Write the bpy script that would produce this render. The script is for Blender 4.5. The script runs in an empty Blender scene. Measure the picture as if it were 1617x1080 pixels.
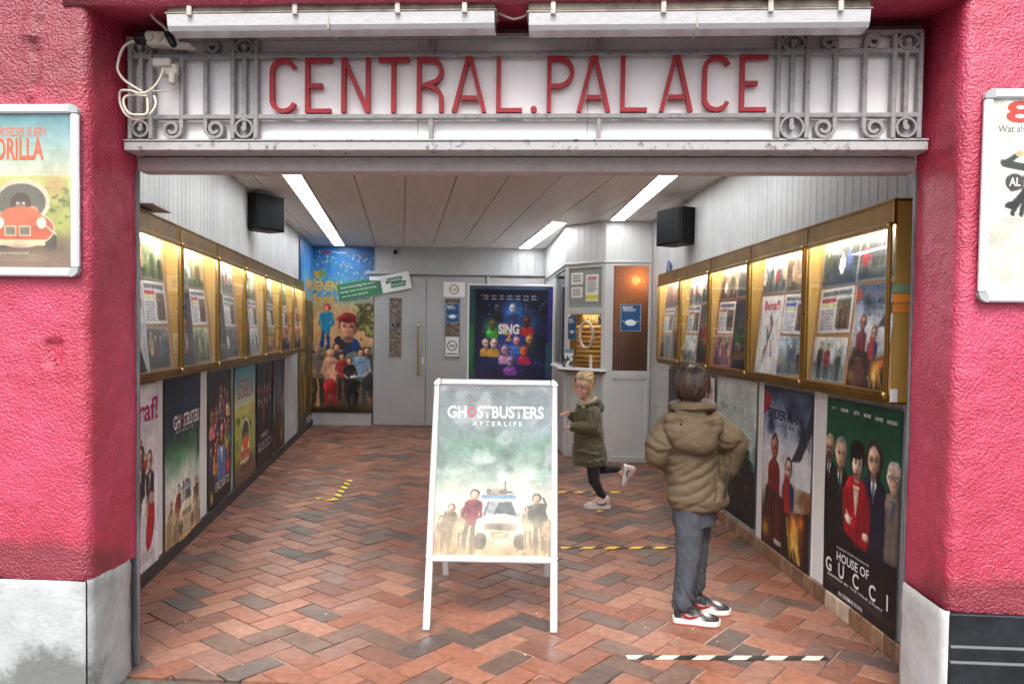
import bpy, math, random
import numpy as np
from mathutils import Matrix, Vector, noise as mnoise

# ------------------------------------------------------------------ camera, sky, sun
scn = bpy.context.scene
COL = scn.collection
P_, R_ = .03, .0142
cd = bpy.data.cameras.new('camera'); cam = bpy.data.objects.new('camera', cd); COL.objects.link(cam)
cd.sensor_width = 36; cd.lens = 1200 / 1617 * 36; cd.shift_y = 20 / 1617; cd.clip_start = .05; cd.clip_end = 500
c_, s_, cp, sp = math.cos(R_), math.sin(R_), math.cos(P_), math.sin(P_)
cam.matrix_world = Matrix(((c_, -s_, 0, 0), (s_ * sp, c_ * sp, -cp, 0), (s_ * cp, c_ * cp, sp, 1.5), (0, 0, 0, 1)))
scn.camera = cam
W = bpy.data.worlds.new('World'); scn.world = W; W.use_nodes = True
nt = W.node_tree; sky = nt.nodes.new('ShaderNodeTexSky'); sky.sky_type = 'NISHITA'; sky.sun_disc = False
SUN_EL, SUN_AZ = math.radians(55), math.radians(188)
sky.sun_elevation = SUN_EL; sky.sun_rotation = SUN_AZ; sky.dust_density = 5; sky.air_density = 1; sky.ozone_density = .6
hs = nt.nodes.new('ShaderNodeHueSaturation'); hs.inputs['Saturation'].default_value = .28
nt.links.new(sky.outputs[0], hs.inputs['Color'])
bg = nt.nodes['Background']; bg.inputs['Strength'].default_value = .12; nt.links.new(hs.outputs[0], bg.inputs['Color'])
sl = bpy.data.lights.new('sun', 'SUN'); sl.energy = 1.5; sl.angle = math.radians(30); sl.color = (1, .97, .93)
so = bpy.data.objects.new('sun', sl); COL.objects.link(so)
sd = Vector((math.sin(SUN_AZ) * math.cos(SUN_EL), math.cos(SUN_AZ) * math.cos(SUN_EL), math.sin(SUN_EL)))
so.rotation_euler = sd.to_track_quat('Z', 'Y').to_euler(); so.location = (0, -5, 8)
scn.view_settings.view_transform = 'Standard'; scn.view_settings.look = 'None'
scn.view_settings.exposure = 1.0; scn.view_settings.gamma = 1
scn.cycles.max_bounces = 8; scn.cycles.diffuse_bounces = 5; scn.cycles.transparent_max_bounces = 12
scn.cycles.caustics_reflective = False; scn.cycles.caustics_refractive = False
LAMP_CEIL, LAMP_CASE, LAMP_BOOTH = 10.0, 38.0, 6.0

# ------------------------------------------------------------------ helpers
def lin(c):
    c = np.asarray(c, dtype=float); return np.where(c <= .04045, c / 12.92, ((c + .055) / 1.055) ** 2.4)
def S(r, g, b): return tuple(float(x) for x in lin(np.array([r, g, b]) / 255.))
MATS = {}
def mat(name, col=(.5, .5, .5), rough=.6, metal=0., c2=None, nscale=8., bump=0., bscale=60., attr=False, spec=.5,
        emit=None, estr=0., coat=0., vec='Object', thr=(.35, .65), bump2=0., b2scale=8., bdist=.01, sheen=0., detail=6., stretch=None):
    if name in MATS: return MATS[name]
    m = bpy.data.materials.new(name); m.use_nodes = True; MATS[name] = m
    t = m.node_tree; N = t.nodes; L = t.links; b = N['Principled BSDF']
    b.inputs['Base Color'].default_value = (*col, 1); b.inputs['Roughness'].default_value = rough
    b.inputs['Metallic'].default_value = metal; b.inputs['Specular IOR Level'].default_value = spec
    b.inputs['Coat Weight'].default_value = coat; b.inputs['Coat Roughness'].default_value = .15
    b.inputs['Sheen Weight'].default_value = sheen
    tc = N.new('ShaderNodeTexCoord'); src = tc.outputs[vec]
    if stretch:
        mp = N.new('ShaderNodeMapping'); mp.inputs['Scale'].default_value = stretch; L.new(src, mp.inputs[0]); src = mp.outputs[0]
    if attr:
        a = N.new('ShaderNodeAttribute'); a.attribute_name = 'Col'
        if c2 is not None:
            n = N.new('ShaderNodeTexNoise'); n.inputs['Scale'].default_value = nscale; n.inputs['Detail'].default_value = detail
            L.new(src, n.inputs['Vector'])
            mr = N.new('ShaderNodeMapRange'); mr.inputs['From Min'].default_value = thr[0]; mr.inputs['From Max'].default_value = thr[1]
            mr.inputs['To Min'].default_value = c2[0]; mr.inputs['To Max'].default_value = c2[1]; L.new(n.outputs['Fac'], mr.inputs['Value'])
            mx = N.new('ShaderNodeMix'); mx.data_type = 'RGBA'; mx.blend_type = 'MULTIPLY'; mx.inputs['Factor'].default_value = 1
            L.new(a.outputs['Color'], mx.inputs[6]); L.new(mr.outputs[0], mx.inputs[7]); L.new(mx.outputs[2], b.inputs['Base Color'])
        else: L.new(a.outputs['Color'], b.inputs['Base Color'])
    elif c2 is not None:
        n = N.new('ShaderNodeTexNoise'); n.inputs['Scale'].default_value = nscale; n.inputs['Detail'].default_value = detail
        n.inputs['Roughness'].default_value = .65; L.new(src, n.inputs['Vector'])
        r = N.new('ShaderNodeValToRGB'); r.color_ramp.elements[0].position = thr[0]; r.color_ramp.elements[1].position = thr[1]
        r.color_ramp.elements[0].color = (*col, 1); r.color_ramp.elements[1].color = (*c2, 1)
        L.new(n.outputs['Fac'], r.inputs[0]); L.new(r.outputs[0], b.inputs['Base Color'])
    prev = None
    for bs, sc in ((bump, bscale), (bump2, b2scale)):
        if bs:
            n = N.new('ShaderNodeTexNoise'); n.inputs['Scale'].default_value = sc; n.inputs['Detail'].default_value = 4
            L.new(src, n.inputs['Vector'])
            bp = N.new('ShaderNodeBump'); bp.inputs['Strength'].default_value = bs; bp.inputs['Distance'].default_value = bdist
            L.new(n.outputs['Fac'], bp.inputs['Height'])
            if prev: L.new(prev, bp.inputs['Normal'])
            prev = bp.outputs[0]
    if prev: L.new(prev, b.inputs['Normal'])
    if emit: b.inputs['Emission Color'].default_value = (*emit, 1); b.inputs['Emission Strength'].default_value = estr
    return m
def glass_mat(name, tint=(1, 1, 1), gloss=.12, rough=.02):
    m = bpy.data.materials.new(name); m.use_nodes = True; t = m.node_tree; N = t.nodes; L = t.links
    N.remove(N['Principled BSDF']); o = N['Material Output']
    tr = N.new('ShaderNodeBsdfTransparent'); tr.inputs[0].default_value = (*tint, 1)
    gl = N.new('ShaderNodeBsdfGlossy'); gl.inputs['Roughness'].default_value = rough
    lw = N.new('ShaderNodeLayerWeight'); lw.inputs[0].default_value = .5
    pw = N.new('ShaderNodeMath'); pw.operation = 'POWER'; pw.inputs[1].default_value = 4; L.new(lw.outputs['Facing'], pw.inputs[0])
    fr = N.new('ShaderNodeMath'); fr.operation = 'MULTIPLY_ADD'; fr.inputs[1].default_value = .55; fr.inputs[2].default_value = .025; L.new(pw.outputs[0], fr.inputs[0])
    mx = N.new('ShaderNodeMixShader'); L.new(fr.outputs[0], mx.inputs[0]); L.new(tr.outputs[0], mx.inputs[1]); L.new(gl.outputs[0], mx.inputs[2])
    L.new(mx.outputs[0], o.inputs[0]); MATS[name] = m; return m

def tag(o, label=None, cat=None, group=None, kind=None):
    if label: o['label'] = label
    if cat: o['category'] = cat
    if group: o['group'] = group
    if kind: o['kind'] = kind
    return o
def thing(name, label, cat, M=None, group=None):
    o = bpy.data.objects.new(name, None); COL.objects.link(o); o.empty_display_size = .1
    if M is not None: o.matrix_world = M
    tag(o, label, cat, group); return o
def setm(o, M): o.matrix_world = M

class MB:
    """collects shapes as one mesh"""
    def __init__(s): s.v = []; s.f = []; s.c = []; s.mi = []; s.cur = 0; s.col = (1, 1, 1)
    def add(s, vs, fs, col=None):
        o = len(s.v); s.v += [tuple(v) for v in vs]
        s.c += [col or s.col] * len(vs)
        s.f += [tuple(i + o for i in f) for f in fs]; s.mi += [s.cur] * len(fs); return s
    def box(s, x0, x1, y0, y1, z0, z1, bv=0., M=None, col=None):
        if bv <= 0:
            vs = [(x, y, z) for z in (z0, z1) for y in (y0, y1) for x in (x0, x1)]
            fs = [(0, 2, 3, 1), (4, 5, 7, 6), (0, 1, 5, 4), (2, 6, 7, 3), (0, 4, 6, 2), (1, 3, 7, 5)]
        else:
            bv = min(bv, (x1 - x0) * .49, (y1 - y0) * .49, (z1 - z0) * .49)
            vs = []; idx = {}
            for iz, z in enumerate((z0, z1)):
                for iy, y in enumerate((y0, y1)):
                    for ix, x in enumerate((x0, x1)):
                        sx, sy, sz = (1, -1)[ix] * bv, (1, -1)[iy] * bv, (1, -1)[iz] * bv
                        for k, q in enumerate(((x, y + sy, z + sz), (x + sx, y, z + sz), (x + sx, y + sy, z))):
                            idx[ix, iy, iz, k] = len(vs); vs.append(q)
            g = lambda a, b, c, k: idx[a, b, c, k]
            fs = [(g(0, 0, 0, 0), g(0, 0, 1, 0), g(0, 1, 1, 0), g(0, 1, 0, 0)), (g(1, 0, 0, 0), g(1, 1, 0, 0), g(1, 1, 1, 0), g(1, 0, 1, 0)),
                  (g(0, 0, 0, 1), g(1, 0, 0, 1), g(1, 0, 1, 1), g(0, 0, 1, 1)), (g(0, 1, 0, 1), g(0, 1, 1, 1), g(1, 1, 1, 1), g(1, 1, 0, 1)),
                  (g(0, 0, 0, 2), g(0, 1, 0, 2), g(1, 1, 0, 2), g(1, 0, 0, 2)), (g(0, 0, 1, 2), g(1, 0, 1, 2), g(1, 1, 1, 2), g(0, 1, 1, 2))]
            for a in (0, 1):
                for b in (0, 1):
                    fs.append((g(0, a, b, 1), g(0, a, b, 2), g(1, a, b, 2), g(1, a, b, 1)))
                    fs.append((g(a, 0, b, 0), g(a, 0, b, 2), g(a, 1, b, 2), g(a, 1, b, 0)))
                    fs.append((g(a, b, 0, 0), g(a, b, 0, 1), g(a, b, 1, 1), g(a, b, 1, 0)))
                    for c in (0, 1): fs.append((g(a, b, c, 0), g(a, b, c, 1), g(a, b, c, 2)))
        if M is not None: vs = [M @ Vector(v) for v in vs]
        return s.add(vs, fs, col)
    def tube(s, pts, r, n=10, cap=True, col=None):
        pts = [Vector(p) for p in pts]; k = len(pts)
        rs = r if isinstance(r, (list, tuple)) else [r] * k
        vs = []; fs = []; up = None
        for i, p in enumerate(pts):
            t = (pts[min(i + 1, k - 1)] - pts[max(i - 1, 0)]).normalized()
            if up is None: up = t.orthogonal().normalized()
            up = (up - t * up.dot(t)).normalized(); w = t.cross(up)
            for j in range(n):
                a = 2 * math.pi * j / n; vs.append(p + (up * math.cos(a) + w * math.sin(a)) * rs[i])
        for i in range(k - 1):
            for j in range(n):
                a, b = i * n + j, i * n + (j + 1) % n; fs.append((a, b, b + n, a + n))
        if cap: fs.append(tuple(range(n - 1, -1, -1))); fs.append(tuple(range((k - 1) * n, k * n)))
        return s.add(vs, fs, col)
    def cyl(s, p, q, r, n=16, r2=None, col=None): return s.tube([p, q], [r, r if r2 is None else r2], n, True, col)
    def ell(s, c, r, M=None, nu=20, nv=12, col=None):
        vs = []; fs = []
        for i in range(nv + 1):
            th = math.pi * i / nv
            for j in range(nu):
                a = 2 * math.pi * j / nu; p = Vector((r[0] * math.sin(th) * math.cos(a), r[1] * math.sin(th) * math.sin(a), r[2] * math.cos(th)))
                if M is not None: p = M @ p
                vs.append(p + Vector(c))
        for i in range(nv):
            for j in range(nu):
                a, b = i * nu + j, i * nu + (j + 1) % nu
                fs.append((a, a + nu, b + nu, b))
        return s.add(vs, fs, col)
    def cap(s, p, q, r1, r2, n=16):
        """round-ended tapered limb"""
        p, q = Vector(p), Vector(q); d = (q - p); L = d.length or 1e-6; d = d / L
        pts = []; rs = []
        for a in (90, 60, 30, 0): pts.append(p - d * r1 * math.sin(math.radians(a))); rs.append(max(r1 * math.cos(math.radians(a)), 1e-4))
        for a in (0, 30, 60, 90): pts.append(q + d * r2 * math.sin(math.radians(a))); rs.append(max(r2 * math.cos(math.radians(a)), 1e-4))
        return s.tube(pts, rs, n)
    def loft(s, secs, n=24, power=2.0):
        """secs: (center, rx, ry, angle) horizontal rings"""
        vs = []; fs = []
        for (c, rx, ry, an) in secs:
            for j in range(n):
                a = 2 * math.pi * j / n; ca, sa = math.cos(a), math.sin(a)
                x = rx * math.copysign(abs(ca) ** (2 / power), ca); y = ry * math.copysign(abs(sa) ** (2 / power), sa)
                vs.append((c[0] + x * math.cos(an) - y * math.sin(an), c[1] + x * math.sin(an) + y * math.cos(an), c[2]))
        k = len(secs)
        for i in range(k - 1):
            for j in range(n):
                a, b = i * n + j, i * n + (j + 1) % n; fs.append((a, b, b + n, a + n))
        fs.append(tuple(range(n - 1, -1, -1))); fs.append(tuple(range((k - 1) * n, k * n)))
        return s.add(vs, fs)
    def prism(s, pts, y0, y1, col=None):
        """polygon in xz extruded along y"""
        n = len(pts); vs = [(p[0], y0, p[1]) for p in pts] + [(p[0], y1, p[1]) for p in pts]
        fs = [tuple(range(n)), tuple(range(2 * n - 1, n - 1, -1))] + [(i, i + n, (i + 1) % n + n, (i + 1) % n) for i in range(n)]
        return s.add(vs, fs, col)
    def ribbon(s, pts, w, y0, y1, closed=False):
        """flat bar following a 2D (x,z) path, width w, from y0 to y1"""
        P = [Vector((p[0], p[1])) for p in pts]; k = len(P); vs = []; fs = []
        for i, p in enumerate(P):
            if closed: a, b = P[i - 1], P[(i + 1) % k]
            else: a, b = P[max(i - 1, 0)], P[min(i + 1, k - 1)]
            d1 = (p - a); d2 = (b - p)
            t = ((d1.normalized() if d1.length > 1e-9 else Vector((0, 0))) + (d2.normalized() if d2.length > 1e-9 else Vector((0, 0)))).normalized()
            nrm = Vector((-t.y, t.x)); sc = 1.
            dd = d1 if d1.length > 1e-9 else d2
            cs = abs(t.dot(dd.normalized())); sc = min(1 / max(cs, .5), 2)
            for sg in (1, -1):
                q = p + nrm * sg * w / 2 * sc
                vs += [(q.x, y0, q.y), (q.x, y1, q.y)]
        m = k if closed else k - 1
        for i in range(m):
            a = i * 4; b = ((i + 1) % k) * 4
            fs += [(a, b, b + 2, a + 2), (a + 1, a + 3, b + 3, b + 1), (a, a + 1, b + 1, b), (a + 2, b + 2, b + 3, a + 3)]
        if not closed: fs += [(0, 2, 3, 1), ((k - 1) * 4, (k - 1) * 4 + 1, (k - 1) * 4 + 3, (k - 1) * 4 + 2)]
        return s.add(vs, fs)
    def build(s, name, mats, parent=None, smooth=False, color=False, M=None):
        me = bpy.data.meshes.new(name); me.from_pydata([tuple(v) for v in s.v], [], s.f)
        for m in (mats if isinstance(mats, (list, tuple)) else [mats]): me.materials.append(m)
        if len(set(s.mi)) > 1: me.polygons.foreach_set('material_index', s.mi)
        if smooth: me.polygons.foreach_set('use_smooth', [True] * len(s.f))
        if color:
            a = me.color_attributes.new('Col', 'FLOAT_COLOR', 'POINT')
            a.data.foreach_set('color', [x for c in s.c for x in (*c, 1.)])
        me.update(); o = bpy.data.objects.new(name, me); COL.objects.link(o)
        if parent is not None: o.parent = parent
        elif M is not None: o.matrix_world = M
        return o
def remesh(o, voxel, smooth=4, fac=.6, disp=None):
    m = o.modifiers.new('remesh', 'REMESH'); m.mode = 'VOXEL'; m.voxel_size = voxel; m.use_smooth_shade = True
    if smooth: s = o.modifiers.new('smooth', 'SMOOTH'); s.iterations = smooth; s.factor = fac
    for d in (disp or []):
        tx = bpy.data.textures.new('folds', d[0]); tx.noise_scale = d[1]
        if d[0] == 'CLOUDS': tx.noise_depth = 2
        q = o.modifiers.new('folds', 'DISPLACE'); q.texture = tx; q.strength = d[2]; q.mid_level = .5; q.texture_coords = 'LOCAL'
        if len(d) > 3:
            e = bpy.data.objects.get(d[3]); q.texture_coords = 'OBJECT'; q.texture_coords_object = e
    return o

def bake(o, fn):
    """applies the modifiers, then pushes each point along its normal by fn(co, normal)"""
    dg = bpy.context.evaluated_depsgraph_get(); dg.update(); me = bpy.data.meshes.new_from_object(o.evaluated_get(dg))
    co = [v.co + v.normal * fn(v.co, v.normal) for v in me.vertices]
    for v, c in zip(me.vertices, co): v.co = c
    me.polygons.foreach_set('use_smooth', [True] * len(me.polygons)); me.name = o.name; o.modifiers.clear(); o.data = me; me.update(); return o
def puff(p, sx, sy, sz, seed=0., warp=.5):
    q = Vector((p.x * sx + seed, p.y * sy, p.z * sz)); w = mnoise.noise(Vector((p.x * 9, p.y * 9, p.z * 9 + seed))) * warp
    return min(abs(mnoise.noise(q + Vector((w, w, w * 1.5)))) * 2.2, 1.) ** .7
def T(x, y, z): return Matrix.Translation((x, y, z))
def RZ(a): return Matrix.Rotation(a, 4, 'Z')
def RX(a): return Matrix.Rotation(a, 4, 'X')
def RY(a): return Matrix.Rotation(a, 4, 'Y')
# frames: local x runs right as seen from the lobby, local -y faces the lobby
LB, RB = -.1336, -.0381
AL = math.atan2(1, LB); AR = math.atan2(-1, -RB)
def WL(y, off=0., z=0.):
    return T(-1.545 + LB * y, y, z) @ RZ(AL) @ T(0, -off, 0)
def WR(y, off=0., z=0.):
    return T(1.951 + RB * y, y, z) @ RZ(AR) @ T(0, -off, 0)
F = T(0, 3.23, 0) @ RZ(-.06)
KL, KR = math.hypot(1, LB), math.hypot(1, RB)

# ------------------------------------------------------------------ materials
m_stucco = mat('red_stucco', S(176, 30, 62), .42, c2=S(204, 62, 100), nscale=2.2, bump=.7, bscale=105, bump2=.3, b2scale=220, bdist=.011, spec=1., coat=.1)
def pebble(m, scale, strength, dist):
    t = m.node_tree; N = t.nodes; L = t.links; b_ = N['Principled BSDF']; tc = N.new('ShaderNodeTexCoord'); v = N.new('ShaderNodeTexVoronoi'); v.feature = 'SMOOTH_F1'; v.inputs['Scale'].default_value = scale
    nz = N.new('ShaderNodeTexNoise'); nz.inputs['Scale'].default_value = scale * .4; mx = N.new('ShaderNodeMix'); mx.data_type = 'VECTOR'; mx.inputs[0].default_value = .025
    L.new(tc.outputs['Object'], mx.inputs[4]); L.new(tc.outputs['Object'], nz.inputs['Vector']); L.new(nz.outputs['Color'], mx.inputs[5]); L.new(mx.outputs[1], v.inputs['Vector'])
    iv = N.new('ShaderNodeMath'); iv.operation = 'SUBTRACT'; iv.inputs[0].default_value = 1; L.new(v.outputs['Distance'], iv.inputs[1])
    bp = N.new('ShaderNodeBump'); bp.inputs['Strength'].default_value = strength; bp.inputs['Distance'].default_value = dist; L.new(iv.outputs[0], bp.inputs['Height'])
    old = b_.inputs['Normal'].links[0].from_socket; L.new(old, bp.inputs['Normal']); L.new(bp.outputs[0], b_.inputs['Normal'])
pebble(m_stucco, 100, .5, .007)
m_plinthL = mat('grey_painted_stone', S(196, 198, 198), .7, c2=S(222, 224, 224), nscale=5, bump=.35, bscale=40)
m_white = mat('white_paint', S(232, 232, 234), .5)
m_wall = mat('pale_grey_boards', S(172, 174, 174), .55, c2=S(192, 194, 193), nscale=2.5, bump=.12, bscale=30)
m_backw = mat('grey_back_boards', S(178, 179, 180), .5, c2=S(190, 191, 191), nscale=2, bump=.1, bscale=40)
m_door = mat('grey_door_paint', S(170, 171, 173), .42, c2=S(180, 181, 182), nscale=2, bump=.1, bscale=60)
m_booth = mat('booth_paint', S(190, 192, 191), .45, c2=S(204, 205, 203), nscale=2, bump=.1, bscale=50)
m_ceil = mat('ceiling_boards', S(222, 219, 217), .5, c2=S(232, 229, 227), nscale=6, bump=.1, bscale=20, stretch=(1, .1, 1))
m_gold = mat('gold_brown_metal', S(150, 112, 40), .36, .75, c2=S(116, 84, 28), nscale=5, bump=.05, bscale=80)
m_goldl = mat('gold_edge_metal', S(196, 158, 84), .28, .85)
m_goldp = mat('gold_side_panel', S(176, 142, 74), .45, .15, c2=S(154, 122, 58), nscale=3, stretch=(1, 1, .3))
m_cork = mat('tan_backing_board', S(204, 158, 108), .7, c2=S(218, 176, 128), nscale=6)
m_corko = mat('orange_backing_board', S(206, 120, 66), .7, c2=S(218, 140, 86), nscale=6)
m_iron = mat('grey_ironwork', S(152, 149, 151), .55, c2=S(116, 110, 106), nscale=40, bump=.4, bscale=90, thr=(.5, .75), bdist=.004)
m_panelw = mat('sign_panel_white', S(250, 246, 249), .4)
m_sred = mat('sign_letter_red', S(172, 20, 36), .5, c2=S(150, 16, 30), nscale=20)
m_beam = mat('pinkish_grey_beam', S(186, 174, 174), .55, c2=S(160, 148, 146), nscale=14, bump=.2, bscale=60, thr=(.5, .8))
m_flange = mat('sign_edge_paint', S(178, 176, 178), .55, c2=S(96, 90, 86), nscale=26, thr=(.56, .68), bump=.2, bscale=60)
m_alu = mat('white_aluminium', S(226, 228, 232), .3, .25)
m_alup = mat('grey_plastic_corner', S(168, 174, 174), .45)
m_black = mat('black_plastic', (.006, .006, .007), .5, spec=.3)
m_grille = mat('speaker_cloth', (.009, .010, .011), .9, bump=.3, bscale=300, spec=.2)
m_print = mat('printed_paper', attr=True, rough=.42, spec=.4)
m_gloss = mat('glossy_printed_paper', attr=True, rough=.2, spec=.5, bump=.25, bscale=7, bdist=.03)
m_glass = glass_mat('clear_glass')
m_lamp = mat('lamp_diffuser', (1, 1, 1), .5, emit=(.96, .98, 1), estr=LAMP_CEIL)
m_caselamp = mat('case_lamp', (1, 1, 1), .5, emit=(1, .97, .91), estr=LAMP_CASE)
m_skirt = mat('dark_skirting', S(48, 46, 46), .6, c2=S(70, 66, 64), nscale=10)
m_stone = mat('skirting_stone', attr=True, rough=.5, c2=(.75, 1.15), nscale=18, bump=.3, bscale=30)
m_cable = mat('cream_cable', S(214, 206, 190), .5)
m_plastw = mat('aged_white_plastic', S(206, 200, 192), .5, c2=S(176, 168, 158), nscale=20)
m_brass = mat('brass', S(214, 190, 130), .22, 1.)
m_dark = mat('dark_gap', (.01, .01, .01), .8)

# ------------------------------------------------------------------ picture painting (vertex colours of real printed sheets)
class Cv:
    def __init__(s, w, h, dens, base=(1, 1, 1), seed=0):
        s.w, s.h = w, h; s.nx = max(12, int(w * dens)); s.ny = max(12, int(h * dens))
        s.u, s.v = np.meshgrid(np.linspace(0, 1, s.nx), np.linspace(0, 1, s.ny)); s.a = h / w
        s.px = np.ones((s.ny, s.nx, 3)) * (np.array(base) / 255.); s.rng = np.random.RandomState(seed)
        s.e = 1.2 / s.nx; s.figs = 0; s.sh = 0.; s.tex = None; s.fine = 0
    def noise(s, fx, fy=None, oc=3):
        fy = fy or fx * s.a; o = np.zeros_like(s.u); amp = 1; tot = 0
        for k in range(oc):
            gx, gy = max(1, int(fx * 2 ** k)), max(1, int(fy * 2 ** k)); g = s.rng.rand(gy + 2, gx + 2)
            x, y = s.u * gx, s.v * gy; i, j = x.astype(int), y.astype(int); fx_, fy_ = x - i, y - j
            fx_ = fx_ * fx_ * (3 - 2 * fx_); fy_ = fy_ * fy_ * (3 - 2 * fy_)
            o += amp * ((g[j, i] * (1 - fx_) + g[j, i + 1] * fx_) * (1 - fy_) + (g[j + 1, i] * (1 - fx_) + g[j + 1, i + 1] * fx_) * fy_)
            tot += amp; amp *= .5
        return o / tot
    def mix(s, m, col):
        m = np.clip(m, 0, 1)[..., None]; col = np.array(col, dtype=float)
        col = col / 255. if col.ndim == 1 else col
        s.px = s.px * (1 - m) + col * m; return s
    def grad(s, stops):
        vs = [a for a, _ in stops]; cs = np.array([b for _, b in stops]) / 255.
        for k in range(3): s.px[..., k] = np.interp(s.v, vs, cs[:, k])
        return s
    def ell(s, cx, cy, rx, ry, col, soft=None, rot=0, op=1.):
        du = s.u - cx; dv = (s.v - cy) * s.a
        c, n = math.cos(rot), math.sin(rot); x = du * c + dv * n; y = -du * n + dv * c
        d = np.sqrt((x / rx) ** 2 + (y / (ry)) ** 2); so = soft if soft else s.e / min(rx, ry)
        if s.sh: col = np.array(col, float) / 255. * np.clip(1 - s.sh * (x / rx * .7 + y / ry * .5), .3, 1.5)[..., None] * s.tx()
        return s.mix(np.clip((1 - d) / so + .5, 0, 1) * op, col)
    def tx(s):
        if s.tex is None:
            n1 = s.noise(12, None, 3); n2 = s.noise(34, None, 2); s.tex = (.62 + .5 * n1 + .26 * n2)[..., None]
        return s.tex
    def develop(s, amp=.007):
        """breaks clean outlines and adds tone so that a picture reads as photographic print"""
        yy, xx = np.mgrid[0:s.ny, 0:s.nx]
        for f, k in ((14, amp), (38, amp * .45)):
            dx = ((s.noise(f, None, 2) - .5) * 2 * k * s.nx * 1.6).round().astype(int); dy = ((s.noise(f, None, 2) - .5) * 2 * k * s.nx * 1.6).round().astype(int)
            s.px = s.px[np.clip(yy + dy, 0, s.ny - 1), np.clip(xx + dx, 0, s.nx - 1)]
        n = s.noise(9, None, 4)[..., None]; m = s.noise(45, None, 2)[..., None]
        s.px = np.clip(s.px * (.74 + .36 * n + .16 * m), 0, 1); return s
    def glow(s, cx, cy, r, col, op=1.):
        d = np.hypot(s.u - cx, (s.v - cy) * s.a) / r
        return s.mix(np.exp(-d * d * 2) * op, col)
    def rect(s, x0, y0, x1, y1, col, op=1.):
        e = s.e
        m = np.clip((s.u - x0) / e + .5, 0, 1) * np.clip((x1 - s.u) / e + .5, 0, 1) * np.clip((s.v - y0) * s.a / e + .5, 0, 1) * np.clip((y1 - s.v) * s.a / e + .5, 0, 1)
        return s.mix(m * op, col)
    def poly(s, pts, col, op=1.):
        """convex polygon, clockwise on the sheet"""
        m = np.ones_like(s.u); n = len(pts)
        for i in range(n):
            (x0, y0), (x1, y1) = pts[i], pts[(i + 1) % n]
            y0 *= s.a; y1 *= s.a; L = math.hypot(x1 - x0, y1 - y0) + 1e-9
            d = ((x1 - x0) * (s.v * s.a - y0) - (y1 - y0) * (s.u - x0)) / L
            m = np.minimum(m, np.clip(d / s.e + .5, 0, 1))
        if s.sh: col = np.array(col, float) / 255. * s.tx()
        return s.mix(m * op, col)
    def line(s, x0, y0, x1, y1, w, col, op=1.):
        ax, ay, bx, by = x0, y0 * s.a, x1, y1 * s.a; px, py = s.u - ax, s.v * s.a - ay
        L2 = (bx - ax) ** 2 + (by - ay) ** 2 + 1e-12; t = np.clip((px * (bx - ax) + py * (by - ay)) / L2, 0, 1)
        d = np.hypot(px - t * (bx - ax), py - t * (by - ay)); return s.mix(np.clip((w / 2 - d) / s.e + .5, 0, 1) * op, col)
    def lines(s, x0, y0, x1, y1, n, col=(90, 90, 95), op=.6):
        for i in range(n):
            y = y0 + (y1 - y0) * (i + .5) / n; h = (y1 - y0) / n * .22
            s.rect(x0, y - h, x1 - (x1 - x0) * s.rng.rand() * .25, y + h, col, op)
        return s
    def man(s, cx, top, h, coat, legs, skin=(200, 150, 120), hair=(50, 35, 28), lean=0., arms=1):
        """small standing figure; h = height as a fraction of the sheet height"""
        r = h * s.a * .068; H = h; s.figs += 1; sh0 = s.sh; s.sh = .45
        tx = lambda f: cx + lean * f
        for sg in (-1, 1): s.line(tx(.5) + sg * r * .7, top + H * .5, tx(1.) + sg * r * 1.1, top + H * .97, r * 1.15, legs)
        s.poly([(tx(.17) - r * 1.75, top + H * .19), (tx(.17) + r * 1.75, top + H * .19), (tx(.55) + r * 1.3, top + H * .56), (tx(.55) - r * 1.3, top + H * .56)], coat)
        s.ell(tx(.2), top + H * .2, r * 1.8, r * .9, coat)
        if arms:
            for sg in (-1, 1):
                s.line(tx(.2) + sg * r * 1.7, top + H * .21, tx(.4) + sg * r * 2.2, top + H * .4, r * .75, coat)
                s.line(tx(.4) + sg * r * 2.2, top + H * .4, tx(.5) + sg * r * 1.0, top + H * .46, r * .6, skin if arms == 2 else coat)
        s.ell(tx(.07), top + H * .065, r * 1.12, r * 1.2, hair); s.ell(tx(.07), top + H * .088, r * .78, r * .98, skin); s.sh = sh0
        return s
    def bust(s, cx, cy, r, coat, hair=(40, 30, 26), skin=(214, 176, 150), shirt=(235, 235, 238), tie=None, hairstyle=0, drop=.5, wide=2.0, beard=None):
        """head and shoulders; r = head half width (sheet widths), cy = head centre"""
        a = s.a; ny = cy + r * 1.5 / a; s.figs += 1; sh0 = s.sh; s.sh = .42
        s.ell(cx, ny + r * 1.0 / a, r * wide, r * 1.25, coat)
        s.rect(cx - r * wide, ny + r * 1.0 / a, cx + r * wide, ny + drop, coat)
        if shirt: s.poly([(cx - r * .5, ny - r * .1 / a), (cx + r * .5, ny - r * .1 / a), (cx + r * .04, ny + r * 1.9 / a), (cx - r * .04, ny + r * 1.9 / a)], shirt)
        if tie: s.poly([(cx - r * .14, ny + r * .2 / a), (cx + r * .14, ny + r * .2 / a), (cx + r * .12, ny + r * 1.8 / a), (cx - r * .12, ny + r * 1.8 / a)], tie)
        if hairstyle == 1: s.ell(cx, cy + r * .1 / a, r * 1.32, r * 1.6, hair)
        if hairstyle == 2: s.ell(cx, cy - r * .45 / a, r * 1.35, r * 1.15, hair)
        s.rect(cx - r * .42, cy + r * .7 / a, cx + r * .42, ny + r * .3 / a, tuple(k * .8 for k in skin))
        s.ell(cx, cy - r * .15 / a, r * 1.06, r * 1.28, hair); s.ell(cx, cy + r * .12 / a, r * .86, r * 1.16, skin)
        s.ell(cx + r * .5, cy + r * .2 / a, r * .34, r * .9, tuple(k * .72 for k in skin), soft=.8, op=.6)
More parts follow.
